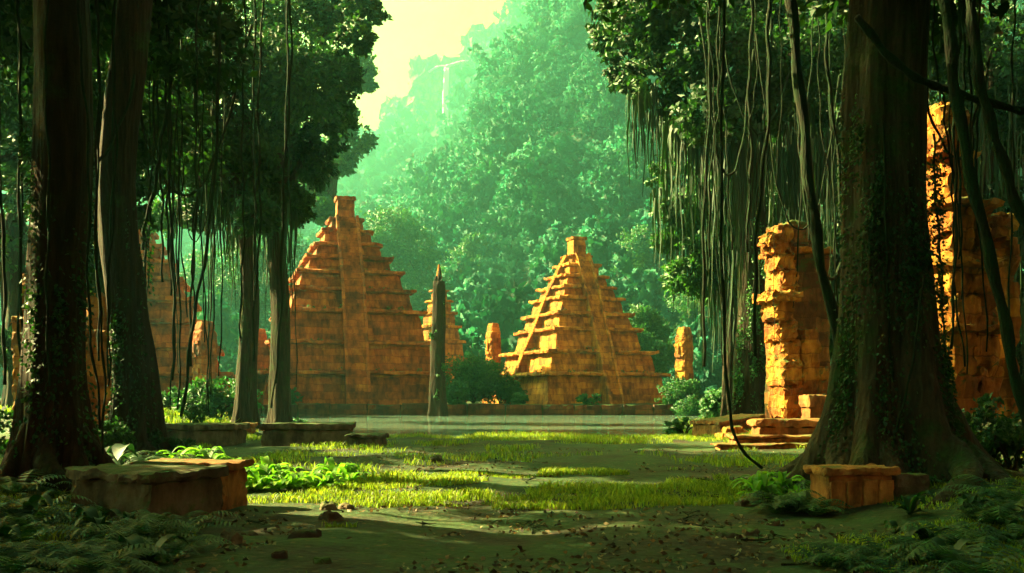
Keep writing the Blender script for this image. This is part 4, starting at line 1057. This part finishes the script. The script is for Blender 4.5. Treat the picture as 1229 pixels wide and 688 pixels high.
vine('pale aerial root slanting over the giant buttress roots', pv([(1108, 330), (1098, 420), (1080, 500), (1070, 545)], 15.9), .02, seed=7, sway=.03)
vine('thin vine hanging in front of the sunlit tower face', pv([(1120, 160), (1124, 240), (1130, 350), (1140, 450)], 18), .022, seed=8, sway=.05)
vine('second thin vine hanging in front of the sunlit tower face', pv([(1143, 165), (1144, 250), (1146, 340), (1158, 440)], 18.5), .018, seed=9, sway=.05)
vine('long vine hanging from the crown to the left bank in front of the bush', pv([(268, -20), (262, 120), (246, 300), (232, 400), (216, 500)], 30), .05, seed=10, sway=.1)
vine('slanting vine behind the second left trunk crossing the half hidden pyramid', pv([(205, 120), (190, 190), (178, 260), (170, 300)], 27), .05, seed=11, sway=.08)
ra = random.Random(31)
for i in range(26):
    x = ra.uniform(180, 350); Y = ra.uniform(30, 54); dx = ra.uniform(-22, 14); yb = ra.uniform(330, 500)
    vine('thin dark vine hanging between the second left trunk and the slim trees', pv([(x, -20), (x + dx * .2, 150), (x + dx * .6, yb * .7), (x + dx, yb)], Y), ra.uniform(.02, .05), 'vines among the left trunks', .12, 100 + i)
for i in range(18):
    x = ra.uniform(-5, 140); Y = ra.uniform(13, 24); dx = ra.uniform(-12, 22); yb = ra.uniform(420, 560)
    vine('thin vine beside the first left trunk', pv([(x, -20), (x + dx * .2, 150), (x + dx * .6, yb * .7), (x + dx, yb)], Y), ra.uniform(.012, .032), 'vines among the left trunks', .06, 140 + i)
for i in range(22):
    x = ra.uniform(840, 1040); Y = ra.uniform(24, 42); dx = ra.uniform(-30, 34); yb = ra.uniform(220, 480)
    vine('thin vine hanging over the right bank near the gateway', pv([(x, -20), (x + dx * .2, 100), (x + dx * .6, yb * .6), (x + dx, yb)], Y), ra.choice((.012, .016, .022, .03, .05)), 'vines over the right bank', .1, 180 + i)
for i in range(10):
    x = ra.uniform(1115, 1235); Y = ra.uniform(14, 22); dx = ra.uniform(-10, 30); yb = ra.uniform(200, 470)
    vine('thin vine hanging right of the giant trunk', pv([(x, -20), (x + dx * .2, 100), (x + dx * .6, yb * .6), (x + dx, yb)], Y), ra.uniform(.012, .025), 'vines over the right bank', .06, 220 + i)

for i, (xa, ya, xb, yb, sag, Y) in enumerate([(60, 40, 160, 90, 130, 19), (150, 60, 300, 30, 190, 34), (200, 20, 268, 60, 250, 40), (840, 20, 905, 60, 170, 36), (905, 40, 1010, 90, 210, 33), (955, 90, 1040, 60, 260, 26), (1100, 20, 1190, 60, 150, 17), (870, 60, 960, 20, 120, 40)]):
    pts_ = [P(xa + (xb - xa) * t_, ya + (yb - ya) * t_ + sag * (1 - (2 * t_ - 1) ** 2), Y + 2.5 * t_) for t_ in np.linspace(0, 1, 7)]
    vine('drooping loop of liana slung between two branches', pts_, [.03, .05, .022, .04][i % 4], 'looping lianas', .1, 300 + i)

# ------------------------------------------------------------------ air, light, camera
hz_mat, nt, out = new_mat('misty air')
pvn = N(nt, 'ShaderNodeVolumePrincipled'); pvn.inputs['Color'].default_value = (.15, .50, .47, 1); pvn.inputs['Density'].default_value = .00054; pvn.inputs['Anisotropy'].default_value = .72
nt.links.new(pvn.outputs[0], out.inputs['Volume'])
a = MB(); X0, X1, Y0, Y1, Z0, Z1 = -2200, 2200, -920, 2800, -4, 860
a.add([(X0, Y0, Z0), (X1, Y0, Z0), (X1, Y1, Z0), (X0, Y1, Z0), (X0, Y0, Z1), (X1, Y0, Z1), (X1, Y1, Z1), (X0, Y1, Z1)], [(3, 2, 1, 0), (4, 5, 6, 7), (0, 1, 5, 4), (1, 2, 6, 5), (2, 3, 7, 6), (3, 0, 4, 7)])
tag(a.build('haze', hz_mat), kind='stuff', label='green golden haze filling the valley air', cat='haze')

w = bpy.data.worlds.new('World'); scene.world = w; w.use_nodes = True
nt = w.node_tree; bg = nt.nodes['Background']
sky = nt.nodes.new('ShaderNodeTexSky'); sky.sky_type = 'NISHITA'; sky.sun_disc = False
sky.sun_elevation = R(SUN_EL); sky.sun_rotation = R(SUN_AZ); sky.dust_density = 4.0; sky.air_density = 1.0; sky.ozone_density = 1.0
# sky tint: gold lobe ahead, dimmed teal overhead, added warm fill behind the camera
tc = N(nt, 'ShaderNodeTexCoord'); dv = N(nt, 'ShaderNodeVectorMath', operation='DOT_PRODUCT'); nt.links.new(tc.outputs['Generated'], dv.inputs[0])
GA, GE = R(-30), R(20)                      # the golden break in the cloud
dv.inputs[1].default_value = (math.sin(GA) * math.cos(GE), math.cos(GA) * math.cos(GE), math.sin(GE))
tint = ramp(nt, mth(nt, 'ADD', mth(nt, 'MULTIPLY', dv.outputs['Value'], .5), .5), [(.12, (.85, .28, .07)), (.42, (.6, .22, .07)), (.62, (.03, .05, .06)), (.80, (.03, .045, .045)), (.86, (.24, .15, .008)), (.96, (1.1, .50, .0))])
cn_ = N(nt, 'ShaderNodeTexNoise', Scale=3.5, Detail=6.0, Roughness=.55); nt.links.new(tc.outputs['Generated'], cn_.inputs['Vector'])
cl_r = ramp(nt, cn_.outputs[0], [(.40, (.5, .46, .4)), (.62, (1.5, 1.5, 2.0))])
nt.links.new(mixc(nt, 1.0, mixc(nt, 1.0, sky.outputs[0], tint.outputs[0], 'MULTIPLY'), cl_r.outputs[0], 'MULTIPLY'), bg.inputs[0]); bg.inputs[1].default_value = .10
sun = bpy.data.lights.new('sun', 'SUN'); sun.energy = 5.0; sun.angle = R(.5); sun.color = (1.0, .87, .36)
so = bpy.data.objects.new('sun', sun); COL.objects.link(so)
el, az = R(SUN_EL), R(SUN_AZ)
to_sun = Vector((math.sin(az) * math.cos(el), math.cos(az) * math.cos(el), math.sin(el)))
so.rotation_euler = to_sun.to_track_quat('Z', 'Y').to_euler()

cam = bpy.data.cameras.new('camera'); co = bpy.data.objects.new('camera', cam); COL.objects.link(co)
co.location = (0, 0, EYE); co.rotation_euler = (R(90), 0, 0)
cam.sensor_width = 36; cam.lens = F / 1229 * 36; cam.shift_y = (HY - 344) / 1229; cam.clip_start = .1; cam.clip_end = 8000
scene.camera = co
scene.view_settings.view_transform = 'Standard'; scene.view_settings.look = 'None'; scene.view_settings.gamma = 1; scene.view_settings.exposure = 4.15
c = scene.cycles
c.use_denoising = True
try: c.denoiser = 'OPENIMAGEDENOISE'
except Exception: pass
c.max_bounces = 6; c.diffuse_bounces = 3; c.glossy_bounces = 2; c.transmission_bounces = 3; c.volume_bounces = 1; c.transparent_max_bounces = 4
c.sample_clamp_indirect = 6; c.use_adaptive_sampling = True; c.adaptive_threshold = .02
